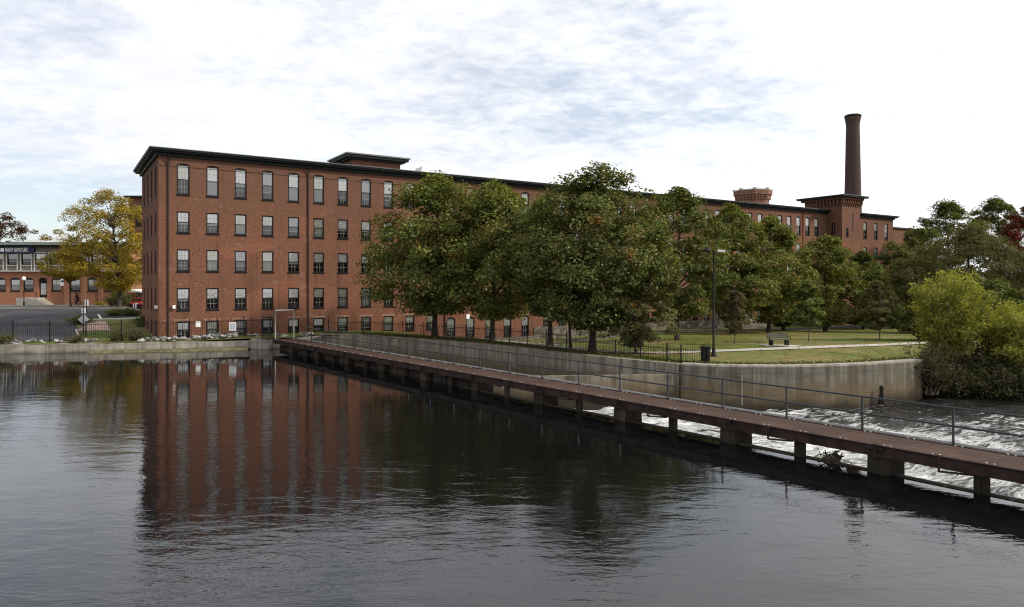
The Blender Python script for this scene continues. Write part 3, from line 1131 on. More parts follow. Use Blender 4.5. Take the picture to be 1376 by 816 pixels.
# ------------------------------------------------------------------ low brick shops on the left shore
YL = 105.
KL = YL / F
LX = lambda px: (px - HX) * KL
LZ = lambda py: CZ + (HY - py) * KL
shop = thing('brick_shop', 'low two storey brick shop row with brown shingled upper storey and navy sign', 'building', (0, YL, 0))
xl, xr = -112., LX(176)
b = MB()
lops = []
for px in (-58, -39, -20, 1, 20.5, 38.5, 76):
    lops.append((LX(px) - .72 - xl, LX(px) + .72 - xl, LZ(391), LZ(373.5), .22))
lops.append((LX(57.5) - .62 - xl, LX(57.5) + .62 - xl, LZ(400), LZ(373), .3))
wall_open(b, (xl, 0, 0), (1, 0, 0), (0, 1, 0), LX(87.5) - xl, 1.5, LZ(365), lops, .25)
b.face([(xl, 12, 1.5), (xr, 12, 1.5), (xr, 12, LZ(331)), (xl, 12, LZ(331))])
b.build('wall', M['brick_old'], shop)
b = MB()
rops = []
for px in (103, 126, 149):
    rops.append((LX(px) - .74 - LX(87.5), LX(px) + .74 - LX(87.5), LZ(391), LZ(373), .26))
wall_open(b, (LX(87.5), -.35, 0), (1, 0, 0), (0, 1, 0), xr - LX(87.5), 1.5, LZ(365), rops, .25)
b.face([(LX(87.5), -.35, 1.5), (LX(87.5), .0, 1.5), (LX(87.5), 0, LZ(365)), (LX(87.5), -.35, LZ(365))])
b.face([(xr, -.35, 1.5), (xr, 12, 1.5), (xr, 12, LZ(331)), (xr, -.35, LZ(331))])
for px in (92, 114.5, 137.5, 160, 172):
    b.box(LX(px) - .32, LX(px) + .32, -.5, -.352, 1.5, LZ(366.5))
b.build('sunlit_wall', M['brick_sunlit'], shop)
for o_ in lops[:-1]:
    w_ = put_window(shop, (xl + (o_[0] + o_[1]) / 2, 0, o_[2]), 0, o_[1] - o_[0], o_[3] - o_[2], .22, 4, 2)
for o_ in rops:
    put_window(shop, (LX(87.5) + (o_[0] + o_[1]) / 2, -.35, o_[2]), 0, o_[1] - o_[0], o_[3] - o_[2], .26, 4, 2)
for px in (103, 126):
    b = MB()
    ar = arch_pts(LX(px) - .74, LX(px) + .74, LZ(399.5), .28)
    b.prism([(LX(px) - .74, 2.2), (LX(px) + .74, 2.2)] + ar[::-1], -.40, -.352)
    b.build('bricked_arch', M['brick_old'], shop)
b = MB()
x_ = LX(57.5)
b.box(x_ - .55, x_ + .55, .2, .26, LZ(400), LZ(374), 0)
b.box(x_ - .4, x_ + .4, .17, .2, LZ(396), LZ(381), 1)
dr = b.build('door', [M['black'], M['greytrim']], shop)
b = MB()
b.box(x_ + .42, x_ + .47, .14, .17, LZ(391), LZ(389.5))
b.build('handle', M['bolt'], dr)
b = MB()
uops = []
for px in (-61, -42, -23, -4.5, 14.5, 33.5, 52, 71, 90, 109, 128, 147):
    uops.append((LX(px) - .72 - xl, LX(px) + .72 - xl, LZ(356), LZ(340.5), 0.))
wall_open(b, (xl, .3, 0), (1, 0, 0), (0, 1, 0), xr - xl, LZ(364) + .1, LZ(332), uops, .2)
b.build('upper_wall', M['shingle'], shop)
b = MB()
for o_ in uops:
    for xx_ in (xl + o_[0] - .14, xl + o_[1] + .02):
        b.box(xx_, xx_ + .12, .2, .298, LZ(363.5), LZ(339))
    b.box(xl + o_[0] - .02, xl + o_[1] + .02, .2, .298, LZ(340.4), LZ(339.2))
    b.box(xl + o_[0] - .02, xl + o_[1] + .02, .2, .298, LZ(357.2), LZ(356.1))
b.build('trim', M['greytrim'], shop)
for o_ in uops:
    put_window(shop, (xl + (o_[0] + o_[1]) / 2, .3, o_[2]), 0, o_[1] - o_[0], o_[3] - o_[2], 0., 4, 2)
b = MB()
b.box(xl - .2, xr + .2, -.6, .5, LZ(365.2), LZ(363.6))
b.build('ledge', M['greytrim'], shop)
b = MB()
b.box(xl - .3, xr + .3, -.25, 12.3, LZ(332), LZ(329.5), 0)
b.box(xl - .5, xr + .5, -.55, 12.5, LZ(329.48), LZ(325.5), 1)
b.build('roof', [M['black'], M['sage']], shop)
b = MB()
b.box(LX(-14), LX(46), -.02, .18, LZ(340), LZ(332.2))
sg = b.build('sign', M['navy'], shop)
cu = bpy.data.curves.new('lettering', 'FONT')
cu.body = 'REALITY ADVENTURES'
cu.size = .82
cu.extrude = .02
cu.materials.append(M['white'])
tmp = bpy.data.objects.new('lettering_curve', cu)
COL.objects.link(tmp)
bpy.context.view_layer.update()
lm = bpy.data.meshes.new_from_object(tmp.evaluated_get(bpy.context.evaluated_depsgraph_get()))
bpy.data.objects.remove(tmp)
o = link('lettering', lm, sg)
o.rotation_euler = (math.pi / 2, 0, 0)
o.location = (LX(7.2), -.05, LZ(338.3))
o.scale = (.40, 1.0, 1.0)
b = MB()
b.box(LX(1), LX(3), -.06, -.022, LZ(338.3), LZ(333.6))
b.box(LX(3.4), LX(5.6), -.06, -.022, LZ(338.3), LZ(333.6))
b.build('emblem', M['white'], sg)
b = MB()
b.box(LX(84), LX(88), -.42, -.36, LZ(384), LZ(375), 0)
b.box(LX(84.5), LX(87), -.44, -.42, LZ(379.5), LZ(377), 1)
b.build('door_sign', [M['white'], M['navy']], shop)
b = MB()
b.box(LX(16), LX(44), 3, 7, LZ(325.4), LZ(320.5))
b.box(LX(44.5), LX(62), 4, 7, LZ(325.4), LZ(319))
b.build('rooftop_unit', M['white'], shop)
b = MB()
b.box(LX(62.5), LX(72), 5, 7, LZ(325.4), LZ(316))
b.build('rooftop_stack', M['shingle'], shop)
# entrance stoop
b = MB()
b.box(LX(37), LX(60), -2.4, -.01, 2.3, LZ(400))
for i in range(6):
    xa = LX(60) + i * .26
    b.box(xa, xa + .26, -2.4, -.01, 2.3, LZ(400) - .17 * (i + 1))
b.hexa([(LX(55), -2.55, 2.3), (LX(74), -2.55, 2.3), (LX(74), -2.402, 2.3), (LX(55), -2.402, 2.3), (LX(55), -2.55, LZ(400)), (LX(74), -2.55, 2.55), (LX(74), -2.402, 2.55), (LX(55), -2.402, LZ(400))])
st = b.build('stoop', M['path'], shop)
b = MB()
for px, zz in ((60.5, LZ(400)), (63, LZ(402.5))):
    b.tube([(LX(px), -2.2, zz - .3), (LX(px), -2.2, zz + .9)], .03, 5)
b.tube([(LX(60.5), -2.2, LZ(400) + .9), (LX(63), -2.2, LZ(402.5) + .9)], .03, 5)
b.build('handrail', M['iron'], st)

# taller brick building behind
Yb = 124.
bb = thing('rear_block', 'taller dark brick block mostly hidden behind the yellow tree', 'building', (wx(173, Yb), Yb, 0))
b = MB()
b.box(0, 26, 0, 10, 1, wz(266, Yb))
b.build('wall', M['brick'], bb)
b = MB()
b.box(-.6, 26.6, -.6, 10.6, wz(266, Yb) + .002, wz(263.5, Yb))
b.build('roof', M['cornice'], bb)
for r_ in range(4):
    for c_ in range(3):
        b = MB()
        zb_ = wz(290, Yb) - 3.4 * r_
        b.box(1.2 + c_ * 2.6, 2.2 + c_ * 2.6, -.04, .02, zb_ - 1.9, zb_)
        b.build('window', M['black'], bb)
Yb = 103.
bb = thing('lean_to', 'small dark lean-to with a white roof edge beside the red car', 'shed', (wx(183, Yb), Yb, 0))
b = MB()
b.box(0, 3, 0, 3.4, 1.8, wz(392, Yb))
b.build('wall', M['shingle'], bb)
b = MB()
b.hexa([(-1.2, -.4, wz(391, Yb)), (3.2, -.4, wz(396, Yb)), (3.2, 3.8, wz(396, Yb)), (-1.2, 3.8, wz(391, Yb)), (-1.2, -.4, wz(389, Yb)), (3.2, -.4, wz(394, Yb)), (3.2, 3.8, wz(394, Yb)), (-1.2, 3.8, wz(389, Yb))])
b.build('roof', M['white'], bb)


# ------------------------------------------------------------------ footbridge
def footbridge():
    T = thing('footbridge', 'long rust brown steel footbridge on concrete piers with a railing on its far side', 'footbridge', (*br(25, -.87, 0).xy, 0))
    inv = Matrix.Translation(T.location).inverted()
    T1, T2 = 51.9, -14.
    ztop = .88

    def make(b, name, mats, parent=T, smooth=False):
        b.v = [tuple(inv @ Vector(v)) for v in b.v] if parent is T else b.v
        o = b.build(name, mats, parent, smooth)
        return o
    b = MB()
    b.bar(br(T1, -.87, ztop - .03), br(T2, -.87, ztop - .03), 1.50, .06)
    t = T1 - 1
    while t > T2:                                  # small bolted clips along both edges
        for q in (-1.70, -.12):
            for dt in (-.09, .09):
                c = br(t + dt, q, ztop + .03)
                b.box(c.x - .022, c.x + .022, c.y - .022, c.y + .022, c.z - .02, c.z + .008, 1)
        t -= 1.31
    make(b, 'deck', [M['grating'], M['bolt']])
    for q in (-1.74, 0.):
        b = MB()
        b.bar(br(T1, q, ztop - .155), br(T2, q, ztop - .155), .03, .31)
        b.bar(br(T1, q, ztop + .002), br(T2, q, ztop + .002), .15, .024)
        b.bar(br(T1, q, ztop - .312), br(T2, q, ztop - .312), .15, .024)
        make(b, 'beam', M['rust'])
    b = MB()
    t = T1
    while t > T2:
        b.bar(br(t, -1.7, ztop - .2), br(t, -.05, ztop - .2), .08, .16)
        t -= 1.3
    make(b, 'cross_beam', M['rust'])
    b = MB()
    b.bar(br(T1 - 1, .085, ztop + .045), br(T2, .085, ztop + .045), .02, .06)
    make(b, 'toe_board', M['galv'])
    # piers and stilts
    k = -1
    while 1.43 + 5.2 * k < 50:
        t = 1.43 + 5.2 * k
        for w_, z0_, z1_ in ((1.0, -2.5, ztop - .34),):
            b = MB()
            P = [br(t - .36, -1.66, z0_), br(t + .36, -1.66, z0_), br(t + .36, -.55, z0_), br(t - .36, -.55, z0_)]
            Q = [br(t - .31, -1.60, z1_), br(t + .31, -1.60, z1_), br(t + .31, -.6, z1_), br(t - .31, -.6, z1_)]
            b.hexa(P + Q)
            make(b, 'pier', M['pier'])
        b = MB()
        b.bar(br(t, -1.80, ztop - .36), br(t, -1.80, ztop + .04), .10, .07)
        b.bar(br(t + .25, -1.82, ztop - .08), br(t - .25, -1.82, ztop - .08), .02, .10)
        make(b, 'splice_plate', M['rust'])
        t2 = t - 2.65
        b = MB()
        for q in (-1.45,):
            for dt in (-.09, .09):
                b.bar(br(t2 + dt, q, -2.2), br(t2 + dt, q, ztop - .325), .07, .2, 0, (TD.x, TD.y, 0))
        make(b, 'stilt', M['pier'])
        b = MB()
        b.bar(br(t2 + .9, -1.86, ztop - .42), br(t2 + .9, -1.86, ztop + .05), .05, .05)
        b.bar(br(t2 + .9, -1.86, ztop - .40), br(t2 + .1, -1.7, ztop - .36), .05, .05)
        make(b, 'bracket', M['rust'])
        k += 1
    # railing
    k = -5
    while 2.66 * k < 50:
        t = 2.66 * k
        b = MB()
        b.bar(br(t, .0, ztop), br(t, .0, ztop + 1.10), .055, .055, 0, (TD.x, TD.y, 0))
        make(b, 'railing_post', M['rail'])
        k += 1
    for dz in (1.10, .56):
        b = MB()
        b.tube([br(49.9, 0, ztop + dz), br(T2, 0, ztop + dz)], .032, 8)
        make(b, 'rail', M['rail'], T, True)
    return T


footbridge()
g = thing('gate_frame', 'bare grey steel portal frame at the shore end of the footbridge', 'gate', (*br(51.6, -.87, 0).xy, .86))
b = MB()
pa, pc = br(51.6, -1.66, 0) - Vector((*g.location.xy, 0)), br(51.6, -.05, 0) - Vector((*g.location.xy, 0))
for p in (pa, pc):
    q = MB()
    q.tube([(p.x, p.y, 0), (p.x, p.y, 2.5)], .05, 8)
    q.build('post', M['galv'], g, True)
b.tube([(pa.x, pa.y, 2.5), (pc.x, pc.y, 2.5)], .05, 8)
b.build('crossbar', M['galv'], g, True)
b = MB()
b.bar((pa.x - .12, pa.y - .1, .1), (pa.x - 1.3, pa.y + .25, .1), .05, .05)
for i in range(14):
    f = i / 13
    x_, y_ = pa.x - .15 - 1.15 * f, pa.y - .09 + .33 * f
    b.bar((x_, y_, .0), (x_, y_, 2.0), .03, .03)
b.bar((pa.x - .12, pa.y - .1, 1.9), (pa.x - 1.3, pa.y + .25, 1.9), .05, .05)
b.build('gate_leaf', M['iron'], g)


# ------------------------------------------------------------------ iron fences
def iron_fence(name, label, line, h, bay=2.4, gap=.14, zoff=0.):
    P = [Vector(p) for p in line]
    T = thing(name, label, 'fence', (P[0].x, P[0].y, 0))
    seg = []
    for a, c in zip(P, P[1:]):
        k = max(1, round((c - a).length / bay))
        seg += [a + (c - a) * (i / k) for i in range(k)]
    seg.append(P[-1])
    o2 = Vector((P[0].x, P[0].y, 0))
    V = [Vector((p.x, p.y, ground_z(p.x, p.y) + zoff)) - o2 for p in seg]
    for v in V:
        b = MB()
        b.bar(v - Vector((0, 0, .2)), v + Vector((0, 0, h + .08)), .075, .075, 0, (1, 0, 0))
        b.box(v.x - .05, v.x + .05, v.y - .05, v.y + .05, v.z + h + .08, v.z + h + .12)
        b.build('post', M['iron'], T)
    for a, c in zip(V, V[1:]):
        b = MB()
        for z in (.15, h - .2):
            b.bar(a + Vector((0, 0, z)), c + Vector((0, 0, z)), .03, .035)
        k = int((c - a).length / gap)
        for i in range(1, k):
            p = a + (c - a) * (i / k)
            b.bar(p + Vector((0, 0, .08)), p + Vector((0, 0, h)), .018, .018, 0, (1, 0, 0))
        b.build('picket_panel', M['iron'], T)
    return T


iron_fence('iron_fence', 'tall black iron fence along the left river wall', [(-80, 57.2), (-41.4, 58.8), (-35.8, 59.6), (-28, 61.6), (-21.6, 63.4)], 1.68)
iron_fence('iron_fence', 'black iron fence at the top of the channel wall under the trees', [(-17.3, 66.9), (-13.9, 66.5), (-5.6, 60.2), (-.2, 54.8), (3.8, 49.2)], 1.3)
iron_fence('iron_fence', 'low black iron fence ending in a return beside the slatted bin', [(4.0, 48.9), (9.4, 43.0), (9.95, 41.75), (11.2, 41.4)], 1.02, 2.1, .12)


nt_ = thing('notice_board', 'white notice board fixed to the iron fence below the mill', 'sign', (wx(312.5, 61.6), 61.6, .8))
b = MB()
b.box(-.3, .3, 0, .03, .75, 1.5)
b.build('board', M['white'], nt_)
b = MB()
for x_ in (-.16, -.05, .06, .17):
    b.box(x_ - .02, x_ + .02, -.012, -.002, .85, 1.4)
b.build('print', M['signgrey'], nt_)


# ------------------------------------------------------------------ street furniture
def lamp():
    x, y = wx(959, 46.5), 46.5
    z = ground_z(x, y)
    T = thing('street_lamp', 'tall black lamp post with two flat heads standing on the lawn edge', 'lamp', (x, y, z))
    b = MB()
    b.lathe([(.2, 0), (.2, .1), (.13, .18), (.11, .6), (.08, .65), (.055, 6.9), (.05, 6.95)], 12)
    b.build('pole', M['iron'], T, True)
    for s, mt in ((-1, 'iron'), (1, 'galv')):
        b = MB()
        b.tube([(0, 0, 6.85), (.25 * s, 0, 6.95)], .04, 6)
        b.build('arm', M['iron'], T)
        b = MB()
        if s < 0:
            b.lathe([(.06, 7.18), (.27, 7.0), (.3, 6.9), (.24, 6.85), (.05, 6.84)][::-1], 12, 0, (-.42, 0))
        else:
            b.hexa([(.2, -.2, 6.86), (.72, -.2, 6.86), (.72, .2, 6.86), (.2, .2, 6.86), (.24, -.16, 7.0), (.68, -.16, 6.98), (.68, .16, 6.98), (.24, .16, 7.0)])
        b.build('lamp_head', M[mt], T)


lamp()


def bench():
    x, y = 20.75, 55.2
    z = ground_z(x, y) + .05
    T = thing('park_bench', 'grey slatted park bench on a small pad beside the path', 'bench', (x, y, z), .06)
    b = MB()
    for i in range(4):
        b.box(-.85, .85, -.30 + i * .13, -.19 + i * .13, .43, .47)
    b.build('seat', M['benchwood'], T)
    b = MB()
    for i in range(3):
        zz = .55 + i * .14
        b.hexa([(-.85, .22 + i * .04, zz), (.85, .22 + i * .04, zz), (.85, .26 + i * .04, zz), (-.85, .26 + i * .04, zz), (-.85, .25 + i * .04, zz + .11), (.85, .25 + i * .04, zz + .11), (.85, .29 + i * .04, zz + .11), (-.85, .29 + i * .04, zz + .11)])
    b.build('backrest', M['benchwood'], T)
    for s in (-.62, .62):
        for yy in (-.24, .18):
            b = MB()
            b.box(s - .07, s + .07, yy - .05, yy + .05, 0, .425)
            b.build('leg', M['iron'], T)
    for s in (-.82, .82):
        b = MB()
        b.bar((s, -.28, .66), (s, .27, .66), .06, .04)
        b.bar((s, -.26, .47), (s, -.26, .64), .05, .05, 0, (1, 0, 0))
        b.build('armrest', M['iron'], T)


bench()


def bin_():
    x, y = wx(948, 42.6), 42.6
    z = ground_z(x, y)
    T = thing('litter_bin', 'black slatted steel litter bin at the end of the low fence', 'bin', (x, y, z))
    b = MB()
    n = 22
    for i in range(n):
        t = 2 * math.pi * i / n
        c, s = math.cos(t), math.sin(t)
        b.bar((.25 * c, .25 * s, .08), (.29 * c, .29 * s, .95), .045, .015, 0, (c, s, 0))
    b.build('slats', M['iron'], T)
    b = MB()
    for zz, r in ((.1, .26), (.5, .275), (.93, .30)):
        b.lathe([(r, zz), (r + .02, zz), (r + .02, zz + .05), (r, zz + .05)], 22)
    b.build('hoop', M['iron'], T)
    b = MB()
    b.lathe([(.2, .05), (.23, .9)], 16)
    b.build('liner', M['cloth'], T)


bin_()


def sign_post(px, Y, zb, items, label, h, dx=0.):
    x = wx(px, Y)
    z = ground_z(x, Y)
    T = thing('sign_post', label, 'sign', (x, Y, z))
    b = MB()
    b.bar((0, -.03, -.1), (0, -.03, h), .09, .05, 0, (1, 0, 0))
    b.build('post', M['iron'], T)
    for kind, cx, cz, w, hh, mt in items:
        b = MB()
        if kind == 'diamond':
            b.prism([(cx - w / 2, cz), (cx, cz - hh / 2), (cx + w / 2, cz), (cx, cz + hh / 2)], -.002, .02)
        else:
            b.box(cx - w / 2, cx + w / 2, -.002, .02, cz - hh / 2, cz + hh / 2)
        b.build('sign_plate', M[mt], T)
    return T


Y = 61.2
zg = ground_z(wx(112.3, Y), Y)
sign_post(112.3, Y, 0, [('diamond', 0, wz(429.5, Y) - zg, .98, .92, 'signgrey'), ('rect', 0, wz(417.5, Y) - zg, .34, .48, 'white')], 'sign post with a grey diamond plate behind the river fence', wz(412, Y) - zg)
Y = 84.
zg = ground_z(wx(116.3, Y), Y)
sign_post(116.3, Y, 0, [('rect', 0, wz(407, Y) - zg, .46, .72, 'white')], 'white rectangular sign on a dark post beside the cyclist', wz(403, Y) - zg)
zg = ground_z(wx(181, Y), Y)
sign_post(181, Y, 0, [('rect', 0, wz(411, Y) - zg, .40, .55, 'white')], 'white rectangular sign on a dark post in front of the red car', wz(408, Y) - zg)

# court details: brick pad, clipped hedge bed, kerbs, road stripe, pole lantern
def low_slab(name, pts, mat, z0, z1):
    b = MB()
    n = len(pts)
    b.face([(x, y, ground_z(x, y) + z1) for x, y in pts])
    for i in range(n):
        (xa, ya), (xc, yc) = pts[i], pts[(i + 1) % n]
        b.face([(xa, ya, ground_z(xa, ya) + z0), (xc, yc, ground_z(xc, yc) + z0), (xc, yc, ground_z(xc, yc) + z1), (xa, ya, ground_z(xa, ya) + z1)])
    return b.build(name, mat)


def ppt(px, py):
    """Where the sight line of a pixel meets the ground."""
    Y = 50.
    for _ in range(60):
        x = wx(px, Y)
        Y = Y * .5 + .5 * (CZ - ground_z(x, Y)) * F / (py - HY)
    return wx(px, Y), Y


structure(low_slab('pavement', [ppt(104, 445), ppt(148, 444), ppt(143, 433), ppt(121, 432.5)], M['pavers'], -.2, .05))
structure(low_slab('kerb', [ppt(119.5, 431.6), ppt(187, 429.2), ppt(187, 428.3), ppt(119.5, 430.6)], M['path'], -.2, .14))
structure(low_slab('kerb', [ppt(101, 444), ppt(104, 444), ppt(107.5, 455), ppt(104, 455)], M['path'], -.2, .13))
structure(low_slab('road_marking', [ppt(131, 423), ppt(133, 423), ppt(137, 428.5), ppt(134.5, 428.5)], M['white'], .0, .055))
structure(low_slab('garden_bed', [ppt(151, 429.5), ppt(184, 429), ppt(186, 420), ppt(160, 418)], M['mulch'], -.2, .06))


def lantern():
    x, y = LX(54), 101.5
    T = thing('lamp_post', 'slim black post lantern with a white head by the shop door', 'lamp', (x, y, ground_z(x, y)))
    b = MB()
    b.lathe([(.12, 0), (.1, .5), (.06, .6), (.05, 3.6)], 8)
    b.build('pole', M['iron'], T)
    b = MB()
    b.lathe([(.1, 3.6), (.26, 3.75), (.24, 4.05), (.06, 4.2)], 10)
    b.build('lamp_head', M['white'], T)


lantern()


def car():
    x, y = wx(183, 100.), 100.
    T = thing('parked_car', 'red hatchback parked tail-on beside the mill corner', 'car', (x, y, ground_z(x, y) + .05))
    b = MB()
    prof = [(0, .35), (0, .78), (.06, 1.0), (.9, 1.02), (3.0, .98), (3.9, .85), (4.1, .6), (4.1, .35)]
    bm = bmesh.new()
    for sx in (-.9, .9):
        bm.faces.new([bm.verts.new((sx, yy, zz)) for yy, zz in prof])
    bm.verts.ensure_lookup_table()
    n = len(prof)
    for i in range(n):
        j = (i + 1) % n
        bm.faces.new([bm.verts[i], bm.verts[j], bm.verts[n + j], bm.verts[n + i]])
    cab = [(.12, 1.0), (.42, 1.48), (2.1, 1.5), (2.9, .99)]
    lo, hi = [], []
    m0 = len(bm.verts)
    for sx, sy in ((-1, 0), (1, 0)):
        bm.faces.new([bm.verts.new((sx * (.84 if zz < 1.2 else .66), yy, zz)) for yy, zz in cab])
    bm.verts.ensure_lookup_table()
    for i in range(4):
        j = (i + 1) % 4
        bm.faces.new([bm.verts[m0 + i], bm.verts[m0 + j], bm.verts[m0 + 4 + j], bm.verts[m0 + 4 + i]])
    bmesh.ops.recalc_face_normals(bm, faces=bm.faces)
    bmesh.ops.bevel(bm, geom=bm.edges[:], offset=.05, segments=2, affect='EDGES')
    me = bpy.data.meshes.new('body')
    bm.to_mesh(me)
    bm.free()
    me.materials.append(M['carred'])
    link('body', me, T)
    b = MB()
    b.hexa([(-.68, .13, 1.06), (.68, .13, 1.06), (.68, .2, 1.06), (-.68, .2, 1.06), (-.58, .37, 1.42), (.58, .37, 1.42), (.58, .44, 1.42), (-.58, .44, 1.42)])
    b.build('rear_window', M['black'], T)
    for s in (-1, 1):
        b = MB()
        b.face([(s * .80, .55, 1.08), (s * .80, 2.6, 1.06), (s * .705, 2.0, 1.42), (s * .705, .7, 1.42)])
        b.build('side_window', M['black'], T)
        b = MB()
        b.box(s * .76 - .13, s * .76 + .13, -.03, .05, .74, .95)
        b.build('tail_light', M['taillight'], T)
        for yy in (.75, 3.3):
            b = MB()
            b.tube([(s * .72, yy, .32), (s * .93, yy, .32)], .32, 16)
            wh = b.build('wheel', M['tyre'], T)
            b = MB()
            b.tube([(s * .931, yy, .32), (s * .945, yy, .32)], .19, 12)
            b.build('rim', M['galv'], wh)
    b = MB()
    b.box(-.9, .9, -.06, .1, .36, .58)
    b.build('bumper', M['black'], T)
    b = MB()
    b.box(-.26, .26, -.03, .0, .64, .78)
    b.build('number_plate', M['white'], T)


car()


def cyclist():
    Y = 93.
    x = wx(104, Y)
    z = ground_z(x, Y) + .05
    B = thing('bicycle', 'dark bicycle being ridden along the leafy sidewalk', 'bicycle', (x, Y, z))
    for cx in (-.52, .52):
        b = MB()
        ring = [(cx + .33 * math.cos(2 * math.pi * i / 20), 0, .34 + .33 * math.sin(2 * math.pi * i / 20)) for i in range(21)]
        b.tube(ring, .022, 5, 0, False)
        for i in range(8):
            t = math.pi * i / 8
            b.bar((cx - .32 * math.cos(t), 0, .34 - .32 * math.sin(t)), (cx + .32 * math.cos(t), 0, .34 + .32 * math.sin(t)), .006, .006)
        b.build('wheel', M['tyre'], B)
    b = MB()
    fr = {'bb': (-.02, 0, .32), 'st': (.14, 0, .82), 'hd': (-.38, 0, .86), 'fw': (-.52, 0, .34), 'rw': (.52, 0, .34)}
    for a, c in (('bb', 'st'), ('bb', 'hd'), ('st', 'hd'), ('hd', 'fw'), ('bb', 'rw'), ('st', 'rw')):
        b.tube([fr[a], fr[c]], .02, 6)
    b.build('frame', M['iron'], B)
    b = MB()
    b.tube([(-.38, 0, .86), (-.4, 0, 1.02)], .015, 5)
    b.tube([(-.42, -.26, 1.03), (-.4, 0, 1.02), (-.42, .26, 1.03)], .015, 5)
    b.build('handlebar', M['iron'], B)
    b = MB()
    b.box(.02, .28, -.08, .08, .90, .95)
    b.build('saddle', M['tyre'], B)
    # rider: one skinned body
    J = {'pel': (.14, 0, 1.03, .15), 'sp': (.0, 0, 1.28, .15), 'ch': (-.1, 0, 1.48, .16), 'nk': (-.15, 0, 1.62, .06), 'hd0': (-.19, 0, 1.72, .095), 'hd1': (-.20, 0, 1.84, .09),
         'hl': (.1, -.12, 1.0, .11), 'kl': (-.28, -.13, .84, .075), 'fl': (-.06, -.13, .40, .045), 'tl': (-.24, -.13, .33, .045),
         'hr': (.1, .12, 1.0, .11), 'kr': (-.22, .13, .62, .075), 'fr': (.04, .13, .2, .045), 'tr': (-.14, .13, .14, .045),
         'sl': (-.1, -.2, 1.5, .075), 'el': (-.2, -.3, 1.24, .05), 'wl': (-.42, -.25, 1.06, .04), 'sr': (-.1, .2, 1.5, .075), 'er': (-.2, .3, 1.24, .05), 'wr': (-.42, .25, 1.06, .04)}
    E = [('pel', 'sp'), ('sp', 'ch'), ('ch', 'nk'), ('nk', 'hd0'), ('hd0', 'hd1'), ('pel', 'hl'), ('hl', 'kl'), ('kl', 'fl'), ('fl', 'tl'), ('pel', 'hr'), ('hr', 'kr'), ('kr', 'fr'), ('fr', 'tr'),
         ('ch', 'sl'), ('sl', 'el'), ('el', 'wl'), ('ch', 'sr'), ('sr', 'er'), ('er', 'wr')]
    names = list(J)
    me = bpy.data.meshes.new('person')
    me.from_pydata([J[n][:3] for n in names], [(names.index(a), names.index(c)) for a, c in E], [])
    o = link('person', me, None, (x, Y, z))
    o.modifiers.new('Skin', 'SKIN')
    for i, n in enumerate(names):
        me.skin_vertices[0].data[i].radius = (J[n][3], J[n][3])
    me.skin_vertices[0].data[0].use_root = True
    sb = o.modifiers.new('Subsurf', 'SUBSURF')
    sb.levels = sb.render_levels = 2
    bpy.context.view_layer.update()
    ev = o.evaluated_get(bpy.context.evaluated_depsgraph_get())
    body = bpy.data.meshes.new_from_object(ev)
    o.modifiers.clear()
    o.data = body
    body.materials.clear()
    body.materials.append(M['cloth'])
    body.polygons.foreach_set('use_smooth', [True] * len(body.polygons))
    tag(o, 'cyclist in dark clothes riding along the sidewalk in front of the shops', 'person')
    b = MB()
    b.lathe([(.02, .13), (.085, .09), (.105, 0.), (.1, -.06)][::-1], 12)
    h = b.build('cap', M['cloth'], o, True)
    h.location = (-.2, 0, 1.84)
    b = MB()
    b.lathe([(.03, -.10), (.08, -.06), (.085, .0), (.07, .05)], 12)
    f = b.build('face', M['skin'], o, True)
    f.location = (-.235, 0, 1.80)


cyclist()

# ------------------------------------------------------------------ stones on the bank
RR = random.Random(12)
rock_meshes = []
stone_mats = [M['stone'], plain('dark_rock', (.12, .115, .108), .9, 0, .5, 2.5, .5), plain('pale_rock', (.36, .34, .31), .9, 0, .4, 2.5, .5)]
for i in range(9):
    bm = bmesh.new()
    for q in range(15):
        d = Vector((RR.gauss(0, 1), RR.gauss(0, 1), RR.gauss(0, 1))).normalized() * RR.uniform(.38, .55)
        d.z *= .72
        bm.verts.new(d)
    res = bmesh.ops.convex_hull(bm, input=bm.verts[:])
    bmesh.ops.delete(bm, geom=[e for e in res['geom_interior'] if isinstance(e, bmesh.types.BMVert)], context='VERTS')
    bmesh.ops.bevel(bm, geom=bm.edges[:], offset=.03, segments=1, affect='EDGES')
    me = bpy.data.meshes.new('rock')
    bm.to_mesh(me)
    bm.free()
    me.materials.append(stone_mats[i % 3])
    rock_meshes.append(me)


def rocks(n, line, spread, smin, smax, label, group):
    P = [Vector(p) for p in line]
    for i in range(n):
        f = RR.random() * (len(P) - 1)
        a, c = P[int(f)], P[int(f) + 1]
        p = a + (c - a) * (f - int(f))
        x, y = p.x + RR.uniform(-spread, spread), p.y + RR.uniform(-spread, spread)
        o = link('rock', RR.choice(rock_meshes), None, (x, y, ground_z(x, y) + RR.uniform(.0, .28)), RR.uniform(0, 6.28))
        s = RR.uniform(smin, smax)
        o.scale = (s * RR.uniform(.8, 1.5), s, s * RR.uniform(.6, 1.1))
        o.rotation_euler.x = RR.uniform(-.5, .5)
        tag(o, label, 'rock', group)


rocks(80, [(-31.6, 60.4), (-29.5, 61.1), (-26.4, 61.7), (-24.2, 62.6)], .5, .3, .85, 'grey broken stone in the heap at the foot of the mill wall', 'stones heaped below the mill')
rocks(34, [(-43.5, 57.9), (-40, 58.6), (-37, 59.0), (-34, 59.9)], .3, .25, .6, 'small pale stone scattered behind the low river wall', 'stones strewn along the left river wall')
rocks(12, [(-23.0, 63.2), (-20.0, 64.0), (-18.6, 65.4)], .4, .3, .7, 'pale stone lying on the footbridge landing', 'stones at the bridge landing')


